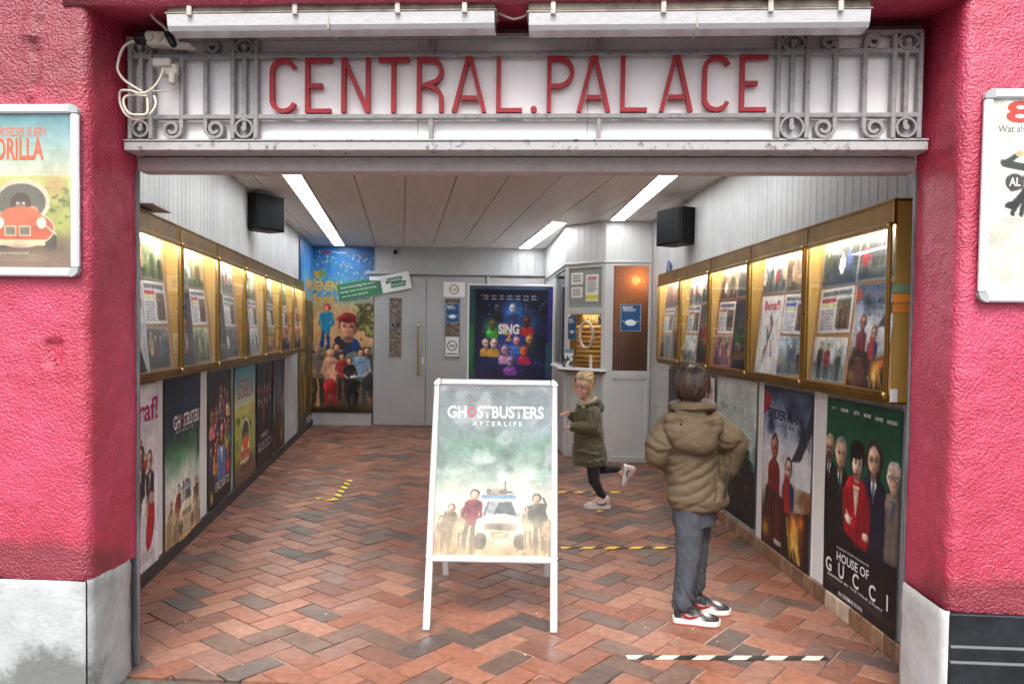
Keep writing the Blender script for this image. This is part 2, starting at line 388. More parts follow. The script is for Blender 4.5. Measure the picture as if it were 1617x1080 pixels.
        if beard: s.ell(cx, cy + r * .85 / a, r * .6, r * .42, beard, soft=.5)
        for sg in (-1, 1):
            s.ell(cx + sg * r * .36, cy + r * .0 / a, r * .24, r * .17, tuple(k * .5 for k in skin), soft=.9, op=.8); s.ell(cx + sg * r * .36, cy + r * .02 / a, r * .13, r * .07, (36, 26, 24)); s.line(cx + sg * r * .16, cy - r * .20 / a, cx + sg * r * .56, cy - r * .24 / a, r * .08, hair, .7)
        s.line(cx, cy + r * .05 / a, cx + r * .06, cy + r * .42 / a, r * .1, tuple(k * .8 for k in skin))
        s.line(cx - r * .22, cy + r * .72 / a, cx + r * .22, cy + r * .72 / a, r * .1, (150, 70, 66))
        s.ell(cx - r * .3, cy - r * .4 / a, r * .4, r * .35, (255, 250, 240), soft=.9, op=.25); s.ell(cx, cy + r * 1.35 / a, r * .5, r * .3, tuple(k * .45 for k in skin), soft=.9, op=.7); s.sh = sh0
        return s
    def grain(s, amt=.05, f=40):
        n = (s.noise(f, None, 2) - .5)[..., None] * 2 * amt; s.px = np.clip(s.px + n, 0, 1); return s

GL = {}
def glyphs(txt, bold=0., sx=1., space=1.):
    key = (txt, bold, sx, space)
    if key in GL: return GL[key]
    cu = bpy.data.curves.new('glyphs', 'FONT'); cu.body = txt; cu.offset = bold; cu.resolution_u = 3; cu.space_character = space
    o = bpy.data.objects.new('glyphs', cu); COL.objects.link(o)
    dg = bpy.context.evaluated_depsgraph_get(); me = bpy.data.meshes.new_from_object(o.evaluated_get(dg))
    V = np.array([v.co[:2] for v in me.vertices]) if len(me.vertices) else np.zeros((0, 2)); Fs = [tuple(p.vertices) for p in me.polygons]
    bpy.data.objects.remove(o); bpy.data.curves.remove(cu); bpy.data.meshes.remove(me)
    if len(V): V = V - [V[:, 0].min(), 0]; V[:, 0] *= sx
    GL[key] = (V, Fs); return GL[key]

def sheet(name, cv, M, label=None, cat=None, group=None, texts=(), curl=.003, m=None, bend=None, parent=None, seed=1, border=None, tilt=0.):
    """A printed sheet: local x 0..w, z 0..h, facing -y. texts = (string, cx, cy(top=0), capheight m, colour, kw)"""
    nx, ny = cv.nx, cv.ny; w, h = cv.w, cv.h
    if cv.figs: cv.develop(.0055 if w > .5 else .009)
    if border: cv.rect(0, 0, 1, border / h, (244, 244, 244)); cv.rect(0, 1 - border / h, 1, 1, (244, 244, 244)); cv.rect(0, 0, border / w, 1, (244, 244, 244)); cv.rect(1 - border / w, 0, 1, 1, (244, 244, 244))
    X = cv.u * w; Z = (1 - cv.v) * h; rs = np.random.RandomState(seed)
    p1, p2, p3 = rs.rand(3) * 6.28
    def offs(x, z): return -curl * (np.sin(x / w * 5.2 + p1) * .5 + np.sin(z / h * 6.5 + p2 + x / w * 2) * .5 + 1.)
    Y = offs(X, Z)
    V = np.stack([X, Y, Z], -1).reshape(-1, 3); C = lin(np.clip(cv.px, 0, 1)).reshape(-1, 3)
    i, j = np.meshgrid(np.arange(nx - 1), np.arange(ny - 1)); a = (j * nx + i).ravel()
    Q = np.stack([a, a + nx, a + nx + 1, a + 1], -1)
    tv = []; tf = []; tc = []; base = len(V)
    for k, t in enumerate(texts):
        s_, cx, cy, hh, col = t[:5]; kw = t[5] if len(t) > 5 else {}
        g, fs = glyphs(s_, kw.get('bold', 0.), kw.get('sx', 1.), kw.get('space', 1.))
        if not len(g): continue
        sc = hh / .69; gw = g[:, 0].max() * sc
        if kw.get('fit'): sx = kw['fit'] * w / gw; 
        else: sx = 1.
        x = g[:, 0] * sc * sx; gw *= sx; z = g[:, 1] * sc
        x = x - gw / 2 if not kw.get('left') else x
        an = kw.get('rot', 0); xr = x * math.cos(an) - z * math.sin(an); zr = x * math.sin(an) + z * math.cos(an)
        xx = cx * w + xr; zz = (1 - cy) * h - hh / 2 + zr
        ok = np.ones(len(xx), bool)
        yy = offs(np.clip(xx, 0, w), zz) - .0012 - .0002 * k
        o = base + sum(len(q) for q in tv)
        tv.append(np.stack([xx, yy, zz], -1)); tc.append(np.tile(lin(np.array(col) / 255.), (len(xx), 1)))
        tf += [tuple(q + o for q in f) for f in fs if all(0 <= xx[q] <= w for q in f)]
    if tv: V = np.concatenate([V] + tv); C = np.concatenate([C] + tc)
    if bend: V = bend(V)
    me = bpy.data.meshes.new(name); me.vertices.add(len(V)); me.vertices.foreach_set('co', V.ravel())
    loops = list(Q.ravel()); tot = [4] * len(Q)
    for f in tf: loops += f; tot.append(len(f))
    me.loops.add(len(loops)); me.loops.foreach_set('vertex_index', np.array(loops, dtype=np.int32))
    me.polygons.add(len(tot)); st = np.concatenate([[0], np.cumsum(tot)[:-1]]).astype(np.int32)
    me.polygons.foreach_set('loop_start', st); me.polygons.foreach_set('loop_total', np.array(tot, dtype=np.int32))
    me.update(calc_edges=True); me.validate()
    at = me.color_attributes.new('Col', 'FLOAT_COLOR', 'POINT'); at.data.foreach_set('color', np.concatenate([C, np.ones((len(C), 1))], 1).ravel())
    me.materials.append(m or m_print)
    o = bpy.data.objects.new(name, me); COL.objects.link(o)
    if parent: o.parent = parent; o.matrix_local = M
    else: o.matrix_world = M
    tag(o, label, cat, group); return o

# ------------------------------------------------------------------ floor and ground
def clip_poly(poly, n, d):
    """keep n.p >= d"""
    out = []
    for i in range(len(poly)):
        a, b = poly[i], poly[(i + 1) % len(poly)]; da, db = n[0] * a[0] + n[1] * a[1] - d, n[0] * b[0] + n[1] * b[1] - d
        if da >= 0: out.append(a)
        if (da >= 0) != (db >= 0):
            t = da / (da - db); out.append((a[0] + (b[0] - a[0]) * t, a[1] + (b[1] - a[1]) * t))
    return out
def build_floor():
    rnd = random.Random(4); w = .1325; th = math.radians(50.5); c, s = math.cos(th), math.sin(th); b = MB()
    light = [S(144, 96, 76), S(134, 84, 64), S(150, 106, 86), S(128, 80, 62), S(140, 90, 70), S(120, 80, 66), S(142, 100, 83), S(126, 88, 73)]
    dark = [S(106, 84, 74), S(94, 76, 68), S(114, 88, 76), S(84, 70, 64), S(108, 80, 68), S(100, 76, 64)]
    for i in range(-60, 110):
        for j in range(-60, 110):
            k = (i - j) % 4
            if k == 0: x0, y0, x1, y1 = i, j, i + 2, j + 1
            elif k == 3: x0, y0, x1, y1 = i, j, i + 1, j + 2
            else: continue
            cx, cy = (x0 + x1) / 2 * w, (y0 + y1) / 2 * w
            X, Y = -.844 + cx * c - cy * s, 3.764 + cx * s + cy * c
            if not (2.9 < Y < 12.2 and -1.75 - .14 * Y < X < 2.1): continue
            g = .003 + rnd.random() * .0015; ja, jb = rnd.uniform(-.0012, .0012), rnd.uniform(-.0012, .0012)
            q = [(x0 * w + g + ja, y0 * w + g + jb), (x1 * w - g + ja, y0 * w + g + jb), (x1 * w - g + ja, y1 * w - g + jb), (x0 * w + g + ja, y1 * w - g + jb)]
            q = [(-.844 + a * c - e * s, 3.764 + a * s + e * c) for a, e in q]
            q = clip_poly(q, (math.sin(.06), math.cos(.06)), 3.23 * math.cos(.06) - .10)
            if len(q) < 3: continue
            mx, my = sum(p[0] for p in q) / len(q), sum(p[1] for p in q) / len(q)
            tx, ty, tz = rnd.uniform(-.008, .008), rnd.uniform(-.008, .008), rnd.uniform(-.0015, .0015)
            hz = lambda p: (p[0] - mx) * tx + (p[1] - my) * ty + tz
            top = [(p[0] + (mx - p[0]) * .025, p[1] + (my - p[1]) * .025, hz(p)) for p in q]; mid = [(p[0], p[1], hz(p) - .003) for p in q]; bot = [(p[0], p[1], -.02) for p in q]
            n = len(q); isd = rnd.random() < .28 + .14 * mnoise.noise(Vector((mx, my * .8, 3.)))
            col = rnd.choice(dark if isd else light); f = rnd.uniform(.86, 1.12); col = tuple(min(1, v * f) for v in col)
            fs = [tuple(range(n))] + [(a + n, (a + 1) % n + n, (a + 1) % n, a) for a in range(n)] + [(a + 2 * n, (a + 1) % n + 2 * n, (a + 1) % n + n, a + n) for a in range(n)]
            b.add(top + mid + bot, fs, col)
    m = mat('clay_paving_bricks', attr=True, rough=.42, c2=(.78, 1.18), nscale=26, bump=.35, bscale=130, bump2=.3, b2scale=18, bdist=.004, spec=.5)
    t = m.node_tree; n = t.nodes.new('ShaderNodeTexNoise'); n.inputs['Scale'].default_value = 3.5; n.inputs['Detail'].default_value = 6
    tc = t.nodes.new('ShaderNodeTexCoord'); t.links.new(tc.outputs['Object'], n.inputs['Vector'])
    mr = t.nodes.new('ShaderNodeMapRange'); mr.inputs[1].default_value = .35; mr.inputs[2].default_value = .65; mr.inputs[3].default_value = .3; mr.inputs[4].default_value = .6
    t.links.new(n.outputs['Fac'], mr.inputs[0]); t.links.new(mr.outputs[0], t.nodes['Principled BSDF'].inputs['Roughness'])
    tag(b.build('floor', m, color=True), kind='structure')
    bb = MB(); bb.box(-3.6, 2.4, 3.26, 12.4, -.1, -.0048)
    # bedding sand between the bricks
    tag(bb.build('floor_bedding', mat('joint_sand', S(176, 158, 146), .9, c2=S(84, 70, 62), nscale=1.6, thr=(.42, .58), bump=.5, bscale=200)), kind='structure')
build_floor()
b = MB(); b.box(-6, 6, -2.4, -.21, -.12, -.012)
tag(b.build('pavement', mat('grey_pavement', S(128, 130, 130), .8, c2=S(150, 152, 152), nscale=6, bump=.5, bscale=80), M=F), kind='structure')
b = MB(); b.box(-6, 6, -.208, -.106, -.14, -.012)
tag(b.build('kerb_strip', mat('dark_threshold', S(66, 66, 62), .85, c2=S(92, 92, 84), nscale=14, bump=.5, bscale=60), M=F), kind='structure')
b = MB(); b.box(-30, 30, -30, .5, -.3, -.125)
tag(b.build('street', mat('asphalt', (.06, .06, .062), .85, c2=(.09, .09, .09), nscale=30, bump=.4, bscale=100)), kind='structure')

# ------------------------------------------------------------------ lobby shell
def grooved(b, L, z0, z1, bw, gw=.006, gd=.007, th=.14, seed=0, x0=0.):
    """vertical boards with V joints, face at y=0, solid behind"""
    prof = [(x0, 0.)]; x = x0
    while x + bw < x0 + L - .01:
        x += bw; prof += [(x - gw / 2, 0.), (x, gd), (x + gw / 2, 0.)]
    prof.append((x0 + L, 0.)); n = len(prof)
    vs = [(p[0], p[1], z0) for p in prof] + [(p[0], p[1], z1) for p in prof] + [(x0, th, z0), (x0 + L, th, z0), (x0, th, z1), (x0 + L, th, z1)]
    fs = [(i, i + 1, i + 1 + n, i + n) for i in range(n - 1)]
    o = 2 * n; fs += [(o, o + 2, o + 3, o + 1), (0, n, o + 2, o), (n - 1, o + 1, o + 3, 2 * n - 1)]
    b.add(vs, fs); return b
LL = (11.98 - 3.3) * KL
b = MB(); grooved(b, LL, 0, 2.82, .092)
wl = tag(b.build('wall_left', m_wall, M=WL(3.3)), kind='structure')
b = MB(); grooved(b, (9.6 - 3.2) * KR, 0, 2.82, .088)
wr = tag(b.build('wall_right', m_wall, M=WR(9.6)), kind='structure')
b = MB(); b.box(0, LL - .01, -.022, -.002, 0, .085)
tag(b.build('skirting_left', m_skirt, M=WL(3.3)), kind='structure')
b = MB(); rnd = random.Random(3); x = 0; LRr = (8.7 - 3.2) * KR
pal = [S(150, 118, 92), S(176, 150, 124), S(122, 92, 72), S(196, 178, 156), S(140, 104, 78), S(164, 132, 104)]
while x < LRr:
    w = rnd.uniform(.09, .16); b.box(x, min(x + w - .004, LRr), -.026 - rnd.random() * .004, -.002, 0, .088, .003, col=rnd.choice(pal)); x += w
tag(b.build('skirting_right', m_stone, color=True, M=WR(8.7)), kind='structure')
# back wall
BX0, BY = -3.3, 11.9
b = MB(); grooved(b, 4.6, 2.40, 2.82, .13); b.box(0, 1.13, 0, .14, 0, 2.40); b.box(3.83, 4.6, 0, .14, 0, 2.40); b.box(1.13, 3.83, .05, .14, 0, 2.399)
b.box(1.0, 3.95, -.03, -.002, 2.372, 2.412, .004); b.box(2.895, 2.935, -.02, -.002, 0, 2.37, .004)
tag(b.build('wall_back', m_backw, M=T(BX0, BY, 0)), kind='structure')
# ceiling: long boards following the left wall
b = MB(); prof = []; x = -2.5; sl_ = -.145
xs = [-1.328 + .145 * (6.27 - 3.25) + .4335 * k for k in range(-4, 8)]
prof = [(-2.7, 0)]
for q in xs: prof += [(q - .005, 0), (q - .0045, .03), (q + .0045, .03), (q + .005, 0)]
prof.append((3.8, 0)); n = len(prof)
vs = [(p[0], 3.25, 2.80 + p[1]) for p in prof] + [(p[0] + sl_ * 8.85, 12.1, 2.80 + p[1]) for p in prof]
vs += [(-2.7, 3.25, 2.95), (3.8, 3.25, 2.95), (-2.7 + sl_ * 8.85, 12.1, 2.95), (3.8 + sl_ * 8.85, 12.1, 2.95)]; o = 2 * n
b.add(vs, [(i, i + n, i + 1 + n, i + 1) for i in range(n - 1)] + [(o, o + 1, o + 3, o + 2), (0, n - 1, o + 1, o), (n, o + 2, o + 3, 2 * n - 1), (0, o, o + 2, n), (n - 1, 2 * n - 1, o + 3, o + 1)])
tag(b.build('ceiling', m_ceil), kind='structure')
b = MB(); b.box(-6, 6, .05, 10.5, 3.0, 3.1); b.box(-4.6, -4.5, .05, 10.5, 0, 3.0); b.box(3.2, 3.3, .05, 10.5, 0, 3.0); b.box(-4.6, 3.3, 10.4, 10.5, 0, 3.0)
tag(b.build('light_leak_shell', m_backw, M=F), kind='structure')  # unseen outer shell, added to keep sky light from leaking into the lobby

# ------------------------------------------------------------------ facade
def stucco(name, prof, z0, z1, dz, parent, side=0, cap=True):
    """prof: dense (x,y) outline; displaced rough plaster"""
    nz = int((z1 - z0) / dz); n = len(prof); vs = []; fs = []
    for k in range(nz + 1):
        z = z0 + (z1 - z0) * k / nz
        for i, (x, y) in enumerate(prof):
            a, c = prof[max(i - 1, 0)], prof[min(i + 1, n - 1)]; t = Vector((c[0] - a[0], c[1] - a[1], 0)).normalized(); nn = Vector((t.y, -t.x, 0))
            p = Vector((x, y, z)); d = .011 * mnoise.noise(p * 2.3) + .0035 * mnoise.noise(p * 14) + .0028 * mnoise.noise(p * 34)
            if side < 0:
                hx, hz = x + 1.795, z - 1.39
                if abs(hx) < .034 and abs(hz) < .045 and y < -.3: d -= .022
                ck = abs(x + 1.864 + .012 * math.sin(z * 22))
                if ck < .012 and 2.33 < z < 2.62 and y < -.3: d -= .012
                if ck < .03 and z > 2.62 and y < -.3: d += .012
            vs.append(p + nn * d)
    for k in range(nz):
        for i in range(n - 1):
            a = k * n + i; fs.append((a, a + 1, a + 1 + n, a + n))
    m = MB(); m.add(vs, fs); return m.build(name, m_stucco, parent, smooth=True)
def outline(side):
    r = .045; p = []
    xs = list(np.arange(2.75, 1.65 + r, -.016)); p = [(5., -.34), (3.2, -.34)] + [(x, -.34) for x in xs]
    for a in range(0, 91, 15): p.append((1.65 + r - r * math.sin(math.radians(a)), -.34 + r - r * math.cos(math.radians(a))))
    p += [(1.65, y) for y in np.arange(-.28, .02, .016)]
    if side < 0: return [(-x, y) for x, y in p]
    return p[::-1]
fac = thing('cinema_facade', 'rough crimson rendered street front framing the open cinema entrance', 'facade', F)
for side in (-1, 1):
    stucco('pillar', outline(side), .487 if side < 0 else .485, 3.6, .016, fac, side)
    b = MB(); s = side
    X = lambda a, c: (min(a * s, c * s), max(a * s, c * s))
    b.box(*X(1.70, 5.), -.28, .12, .3, 3.6); b.box(*X(1.80, 2.4), .051, .14, 0, 3.6)
    b.build('pillar_core', m_stucco, fac)
# left plinth: one painted block, split by a joint
def rough_block(name, pts, z0, z1, mt, parent, label=None, seed=0):
    """pts dense outline, displaced a little, with closing top"""
    n = len(pts); nz = max(2, int((z1 - z0) / .02)); vs = []; fs = []
    for k in range(nz + 1):
        z = z0 + (z1 - z0) * k / nz
        for i, (x, y) in enumerate(pts):
            a, c = pts[max(i - 1, 0)], pts[min(i + 1, n - 1)]; t = Vector((c[0] - a[0], c[1] - a[1], 0)).normalized(); nn = Vector((t.y, -t.x, 0))
            p = Vector((x, y, z + seed)); e = min(z - z0, z1 - z); d = .004 * mnoise.noise(p * 9) + .002 * mnoise.noise(p * 30) - (.006 if e < .01 else 0)
            vs.append(Vector((x, y, z)) + nn * d)
    for k in range(nz):
        for i in range(n - 1): a = k * n + i; fs.append((a, a + 1, a + 1 + n, a + n))
    top = nz * n; vs.append(Vector((pts[0][0], .05, z1))); vs.append(Vector((pts[-1][0], .05, z1)))
    m = MB(); m.add(vs, fs); o = m.build(name, mt, parent, smooth=True); tag(o, label); return o
m_pl = mat('stained_painted_stone', S(160, 163, 165), .65, c2=S(188, 191, 192), nscale=4, bump=.4, bscale=45, bump2=.4, b2scale=10)
def add_stain(m, loc, rad, col, nsc=9.):
    t = m.node_tree; N = t.nodes; L = t.links; tc = N.new('ShaderNodeTexCoord'); b_ = N['Principled BSDF']
    mp = N.new('ShaderNodeMapping'); mp.vector_type = 'TEXTURE'; mp.inputs['Location'].default_value = loc; mp.inputs['Scale'].default_value = rad
    L.new(tc.outputs['Object'], mp.inputs[0]); gr = N.new('ShaderNodeTexGradient'); gr.gradient_type = 'SPHERICAL'; L.new(mp.outputs[0], gr.inputs[0])
    n = N.new('ShaderNodeTexNoise'); n.inputs['Scale'].default_value = nsc; n.inputs['Detail'].default_value = 8; n.inputs['Roughness'].default_value = .7; L.new(tc.outputs['Object'], n.inputs['Vector'])
    a = N.new('ShaderNodeMath'); a.operation = 'MULTIPLY_ADD'; a.inputs[1].default_value = 1.1; L.new(n.outputs['Fac'], a.inputs[0]); L.new(gr.outputs['Fac'], a.inputs[2])
    g2 = N.new('ShaderNodeMath'); g2.operation = 'GREATER_THAN'; g2.inputs[1].default_value = .01; L.new(gr.outputs['Fac'], g2.inputs[0])
    r = N.new('ShaderNodeMapRange'); r.inputs[1].default_value = .66; r.inputs[2].default_value = .98; r.inputs[4].default_value = .85; L.new(a.outputs[0], r.inputs[0])
    mm = N.new('ShaderNodeMath'); mm.operation = 'MULTIPLY'; L.new(r.outputs[0], mm.inputs[0]); L.new(g2.outputs[0], mm.inputs[1])
    mx = N.new('ShaderNodeMix'); mx.data_type = 'RGBA'; L.new(mm.outputs[0], mx.inputs[0]); old = b_.inputs['Base Color'].links[0].from_socket
    L.new(old, mx.inputs[6]); mx.inputs[7].default_value = (*col, 1); L.new(mx.outputs[2], b_.inputs['Base Color'])
add_stain(m_pl, (-1.80, -.36, .07), (.24, .3, .20), S(96, 98, 96), 16); add_stain(m_pl, (-2.2, -.36, .0), (.6, .3, .16), S(112, 114, 112), 12)
add_stain(m_pl, (-1.66, 0., .2), (.10, .09, .6), S(78, 80, 80), 14)
add_stain(m_stucco, (-1.9, -.36, .52), (.9, .4, .16), S(122, 24, 46), 7); add_stain(m_stucco, (2.1, -.36, .52), (.9, .4, .14), S(122, 24, 46), 7); add_stain(m_stucco, (-1.95, -.36, 2.62), (.5, .4, .3), S(132, 20, 46), 5)
r = .04
pts = [(-5., -.352), (-2.9, -.352)] + [(x, -.352) for x in np.arange(-2.7, -1.70, .02)]
rough_block('plinth', pts + [(-1.668, -.352), (-1.660, -.345)], 0 - .05, .487, m_pl, fac, 'pale grey painted plinth with dark stains')
pts = [(-1.652, -.347)] + [(-1.640, y) for y in np.arange(-.33, -.07, .02)] + [(-1.642, -.055), (-1.652, -.045)]
rough_block('plinth', pts, -.05, .492, m_pl, fac, 'pale grey painted plinth with dark stains', 3)
pts = [(1.640, -.0)] + [(1.636, y) for y in np.arange(-.03, -.32, -.02)] + [(1.640, -.34), (1.655, -.350)]
rough_block('plinth', pts, -.05, .489, mat('whitish_stone', S(214, 214, 214), .6, c2=S(190, 190, 190), nscale=5, bump=.3, bscale=40), fac, 'whitish painted stone at the foot of the reveal', 5)
b = MB(); m_slate = mat('dark_slate_tiles', S(20, 23, 27), .4, c2=S(38, 42, 47), nscale=9, bump=.4, bscale=30, spec=.35)
for (z0, z1, off) in ((.368, .484, 0), (.31, .361, .3), (.12, .303, .12), (-.05, .113, .4)):
    x = 1.657
    for xe in (2.1 + off, 2.75 + off, 3.4 + off, 5): b.box(x, xe - .006, -.362, -.3, z0, z1, .004); x = xe
b.build('plinth', m_slate, fac)['label'] = 'dark slate tiles along the foot of the right pillar'
b = MB(); b.box(1.66, 5., -.3595, -.29, -.05, .483); b.build('mortar', mat('light_mortar', S(122, 124, 126), .8), fac)
# lintel and the wall behind the sign
b = MB()
for x in np.arange(-1.75, 1.75, .05): pass
nx, ny = 70, 8; vs = []; fs = []
for j in range(ny + 10):
    for i in range(nx + 1):
        x = -1.75 + 3.5 * i / nx
        if j <= ny: y, z = .06 - .40 * j / ny, 2.785 - .045 * j / ny
        else: y, z = -.345, 2.74 + (j - ny) * .1
        p = Vector((x, y, z)); vs.append((x, y - .006 * mnoise.noise(p * 6), z + .006 * mnoise.noise(p * 5)))
for j in range(ny + 9):
    for i in range(nx): a = j * (nx + 1) + i; fs.append((a, a + 1, a + nx + 2, a + nx + 1))
b.add(vs, fs); b.build('lintel', m_stucco, fac, smooth=True)
b = MB(); b.box(-1.66, 1.66, .04, .14, 2.236, 2.98); b.build('transom_wall', m_wall, fac)
b = MB(); b.box(-1.645, 1.645, 0, .09, 2.176, 2.236, .005); b.box(-1.60, 1.60, -.006, 0.0, 2.226, 2.233)
for x in (-1.36, -.94, -.3, .28, 1.05, 1.5): b.cyl((x, -.004, 2.205), (x, .01, 2.205), .007)
b.build('header_beam', m_beam, fac)
for s in (-1, 1):
    b = MB()
    if s < 0: b.box(-1.68, -1.6475, 0, .012, 0, 2.174, .002); b.box(-1.647, -1.637, -.004, .008, 0, 2.174, .002)
    else: b.box(1.6475, 1.69, 0, .012, 0, 2.174, .002); b.box(1.639, 1.647, -.004, .008, 0, 2.174, .002)
    b.build('door_channel', mat('steel_channel', S(150, 152, 156), .4, .5, c2=S(96, 98, 100), nscale=12, stretch=(1, 1, .2)), fac)
b = MB(); b.ell((-1.79, -.345, 1.365), (.012, .01, .01)); b.build('wall_fixing', m_stucco, fac, True)

# ------------------------------------------------------------------ the lit name sign
sg = thing('name_sign', 'white name board with red raised CENTRAL.PALACE letters and grey scrolled ironwork above the entrance', 'sign', F)
b = MB(); b.box(-1.63, 1.62, -.075, .035, 2.27, 2.705)
b.build('backing_panel', m_panelw, sg)
for x in (-.40, .30): b = MB(); b.box(x - .001, x + .001, -.0765, -.0752, 2.27, 2.705); b.build('panel_seam', m_iron, sg)
b = MB(); b.box(-1.64, 1.64, -.112, .034, 2.238, 2.274, .003); b.box(-1.64, 1.64, -.116, -.02, 2.276, 2.284, .002)
b.build('bottom_flange', m_flange, sg)
b = MB()
b.box(-1.60, 1.61, -.115, -.09, 2.366, 2.386, .003); b.box(-1.60, 1.61, -.115, -.09, 2.618, 2.638, .003); b.box(-1.63, 1.61, -.115, -.09, 2.692, 2.71, .003)
for x in (-.34, .345): b.box(x - .008, x + .008, -.113, -.09, 2.284, 2.365); b.box(x - .011, x + .011, -.113, -.09, 2.639, 2.691)
b.build('rail', m_iron, sg)
def spiral(cx, cz, r0, turns, a0, dirn, w, bb, r1=.012):
    pts = []; N_ = int(26 * turns)
    for i in range(N_ + 1):
        t = i / N_; a = a0 + dirn * t * turns * 2 * math.pi; r_ = r0 + (r1 - r0) * t; pts.append((cx + r_ * math.cos(a), cz + r_ * math.sin(a)))
    bb.ribbon(pts, w, -.118, -.088)
def grille(bars, parent):
    """bars: x of the eight verticals from the outer edge inwards; keeps the photo's order ring, scroll, gap, scroll, ring"""
    b = MB(); z0, z1 = 2.284, 2.692; lo, hi = 2.366, 2.638
    x = bars
    for i in (0, 2, 5, 7): b.box(x[i] - .009, x[i] + .009, -.12, -.086, z0, z1, .002)
    for i in (1, 6): b.box(x[i] - .009, x[i] + .009, -.116, -.09, lo - .035, hi + .03, .002)
    for i in (3, 4): b.box(x[i] - .009, x[i] + .009, -.117, -.089, lo, hi, .002)
    for (ca, cb) in ((0, 2), (5, 7)):
        cx = (x[ca] + x[cb]) / 2; rr = abs(x[cb] - x[ca]) / 2 - .013
        for cz in (2.327, 2.662):
            r2 = rr if cz < 2.5 else min(rr, .028)
            b.ribbon([(cx + rr * math.cos(t * math.pi / 12), cz + (rr if cz < 2.5 else .03) * math.sin(t * math.pi / 12)) for t in range(24)], .008, -.12, -.086, closed=True)
            b.cyl((cx, -.122, cz), (cx, -.086, cz), .011)
    d = abs(x[3] - x[2]); r0 = min(.041, d / 2 - .004)
    s1 = 1 if x[2] > x[3] else -1
    for (xe, sx) in ((x[3], s1), (x[4], -s1)):
        for (cz, up, rr) in ((2.326, 1, r0), (2.664, -1, .028)):
            cx = xe + sx * rr; a0 = 0 if sx < 0 else math.pi
            b.ribbon([(xe, lo if up > 0 else hi), (xe, cz)], .016, -.117, -.089)
            spiral(cx, cz, rr, 1.45, a0, -up * (1 if sx < 0 else -1), .013, b)
    g = b.build('grille', m_iron, parent); return g
grille([-1.610, -1.566, -1.520, -1.390, -1.287, -1.170, -1.121, -1.072], sg)
grille([1.600, 1.548, 1.500, 1.388, 1.275, 1.166, 1.108, 1.052], sg)
# letters, thin strokes with rounded bowls
def arc(cx, cz, rx, rz, a0, a1, n=14): return [(cx + rx * math.cos(math.radians(a0 + (a1 - a0) * i / n)), cz + rz * math.sin(math.radians(a0 + (a1 - a0) * i / n))) for i in range(n + 1)]
def letter(ch, x0, x1):
    z0, z1, w = 2.392, 2.617, .0175; h = w / 2; b = MB(); y0, y1 = -.112, -.088; m = (x0 + x1) / 2; st = []
    a, c, lo, hi = x0 + h, x1 - h, z0 + h, z1 - h; r = (c - a) / 2
    if ch == 'C': st = [arc(m, hi - r, r, r, 20, 180) + arc(m, lo + r, r, r, 180, 340)]
    if ch == 'E': st = [[(a, z0), (a, z1)], [(a + h, hi), (x1, hi)], [(a + h, lo), (x1 - .004, lo)], [(a + h, (lo + hi) / 2), (x1 - .04, (lo + hi) / 2)]]
    if ch == 'N': st = [[(a, z0), (a, z1)], [(c, z0), (c, z1)], [(a + .002, z1 - .006), (c - .002, z0 + .006)]]
    if ch == 'T': st = [[(m, z0), (m, hi - h)], [(x0, hi), (x1, hi)]]
    if ch == 'L': st = [[(a, z0), (a, z1)], [(a + h, lo), (x1, lo)]]
    if ch == 'A': st = [[(a, z0), (m - .004, z1)], [(c, z0), (m + .004, z1)], [(a + .030, z0 + .06), (c - .030, z0 + .06)]]
    if ch == 'P':
        q = .055; st = [[(a, z0), (a, z1)], [(a + h, hi)] + arc(c - q, hi - q, q, q, 90, -90) + [(a + h, hi - 2 * q)]]
    if ch == 'R':
        q = .048; st = [[(a, z0), (a, z1)], [(a + h, hi)] + arc(c - q, hi - q, q, q, 90, -60) + [(a + h, hi - 2 * q - .012)], [(a + h + .02, hi - 2 * q - .006)] + arc(c - .05, z0 + .055, .05, .05, 80, 0) + [(c, z0)]]
    if ch == '.': b.cyl((m, y0, z0 + .012), (m, y1, z0 + .012), .013, 20)
    for k, p in enumerate(st): b.ribbon(p, w, y0 + .0004 * k, y1)
    return b.build('letter', m_sred, sg)
for ch, x0, x1 in (('C', -1.016, -.901), ('E', -.866, -.754), ('N', -.714, -.595), ('T', -.56, -.434), ('R', -.4, -.29), ('A', -.256, -.113), ('L', -.073, .033), ('.', .069, .092), ('P', .133, .243),
                   ('A', .254, .391), ('L', .43, .537), ('A', .585, .720), ('C', .756, .867), ('E', .904, 1.013)): letter(ch, x0, x1)

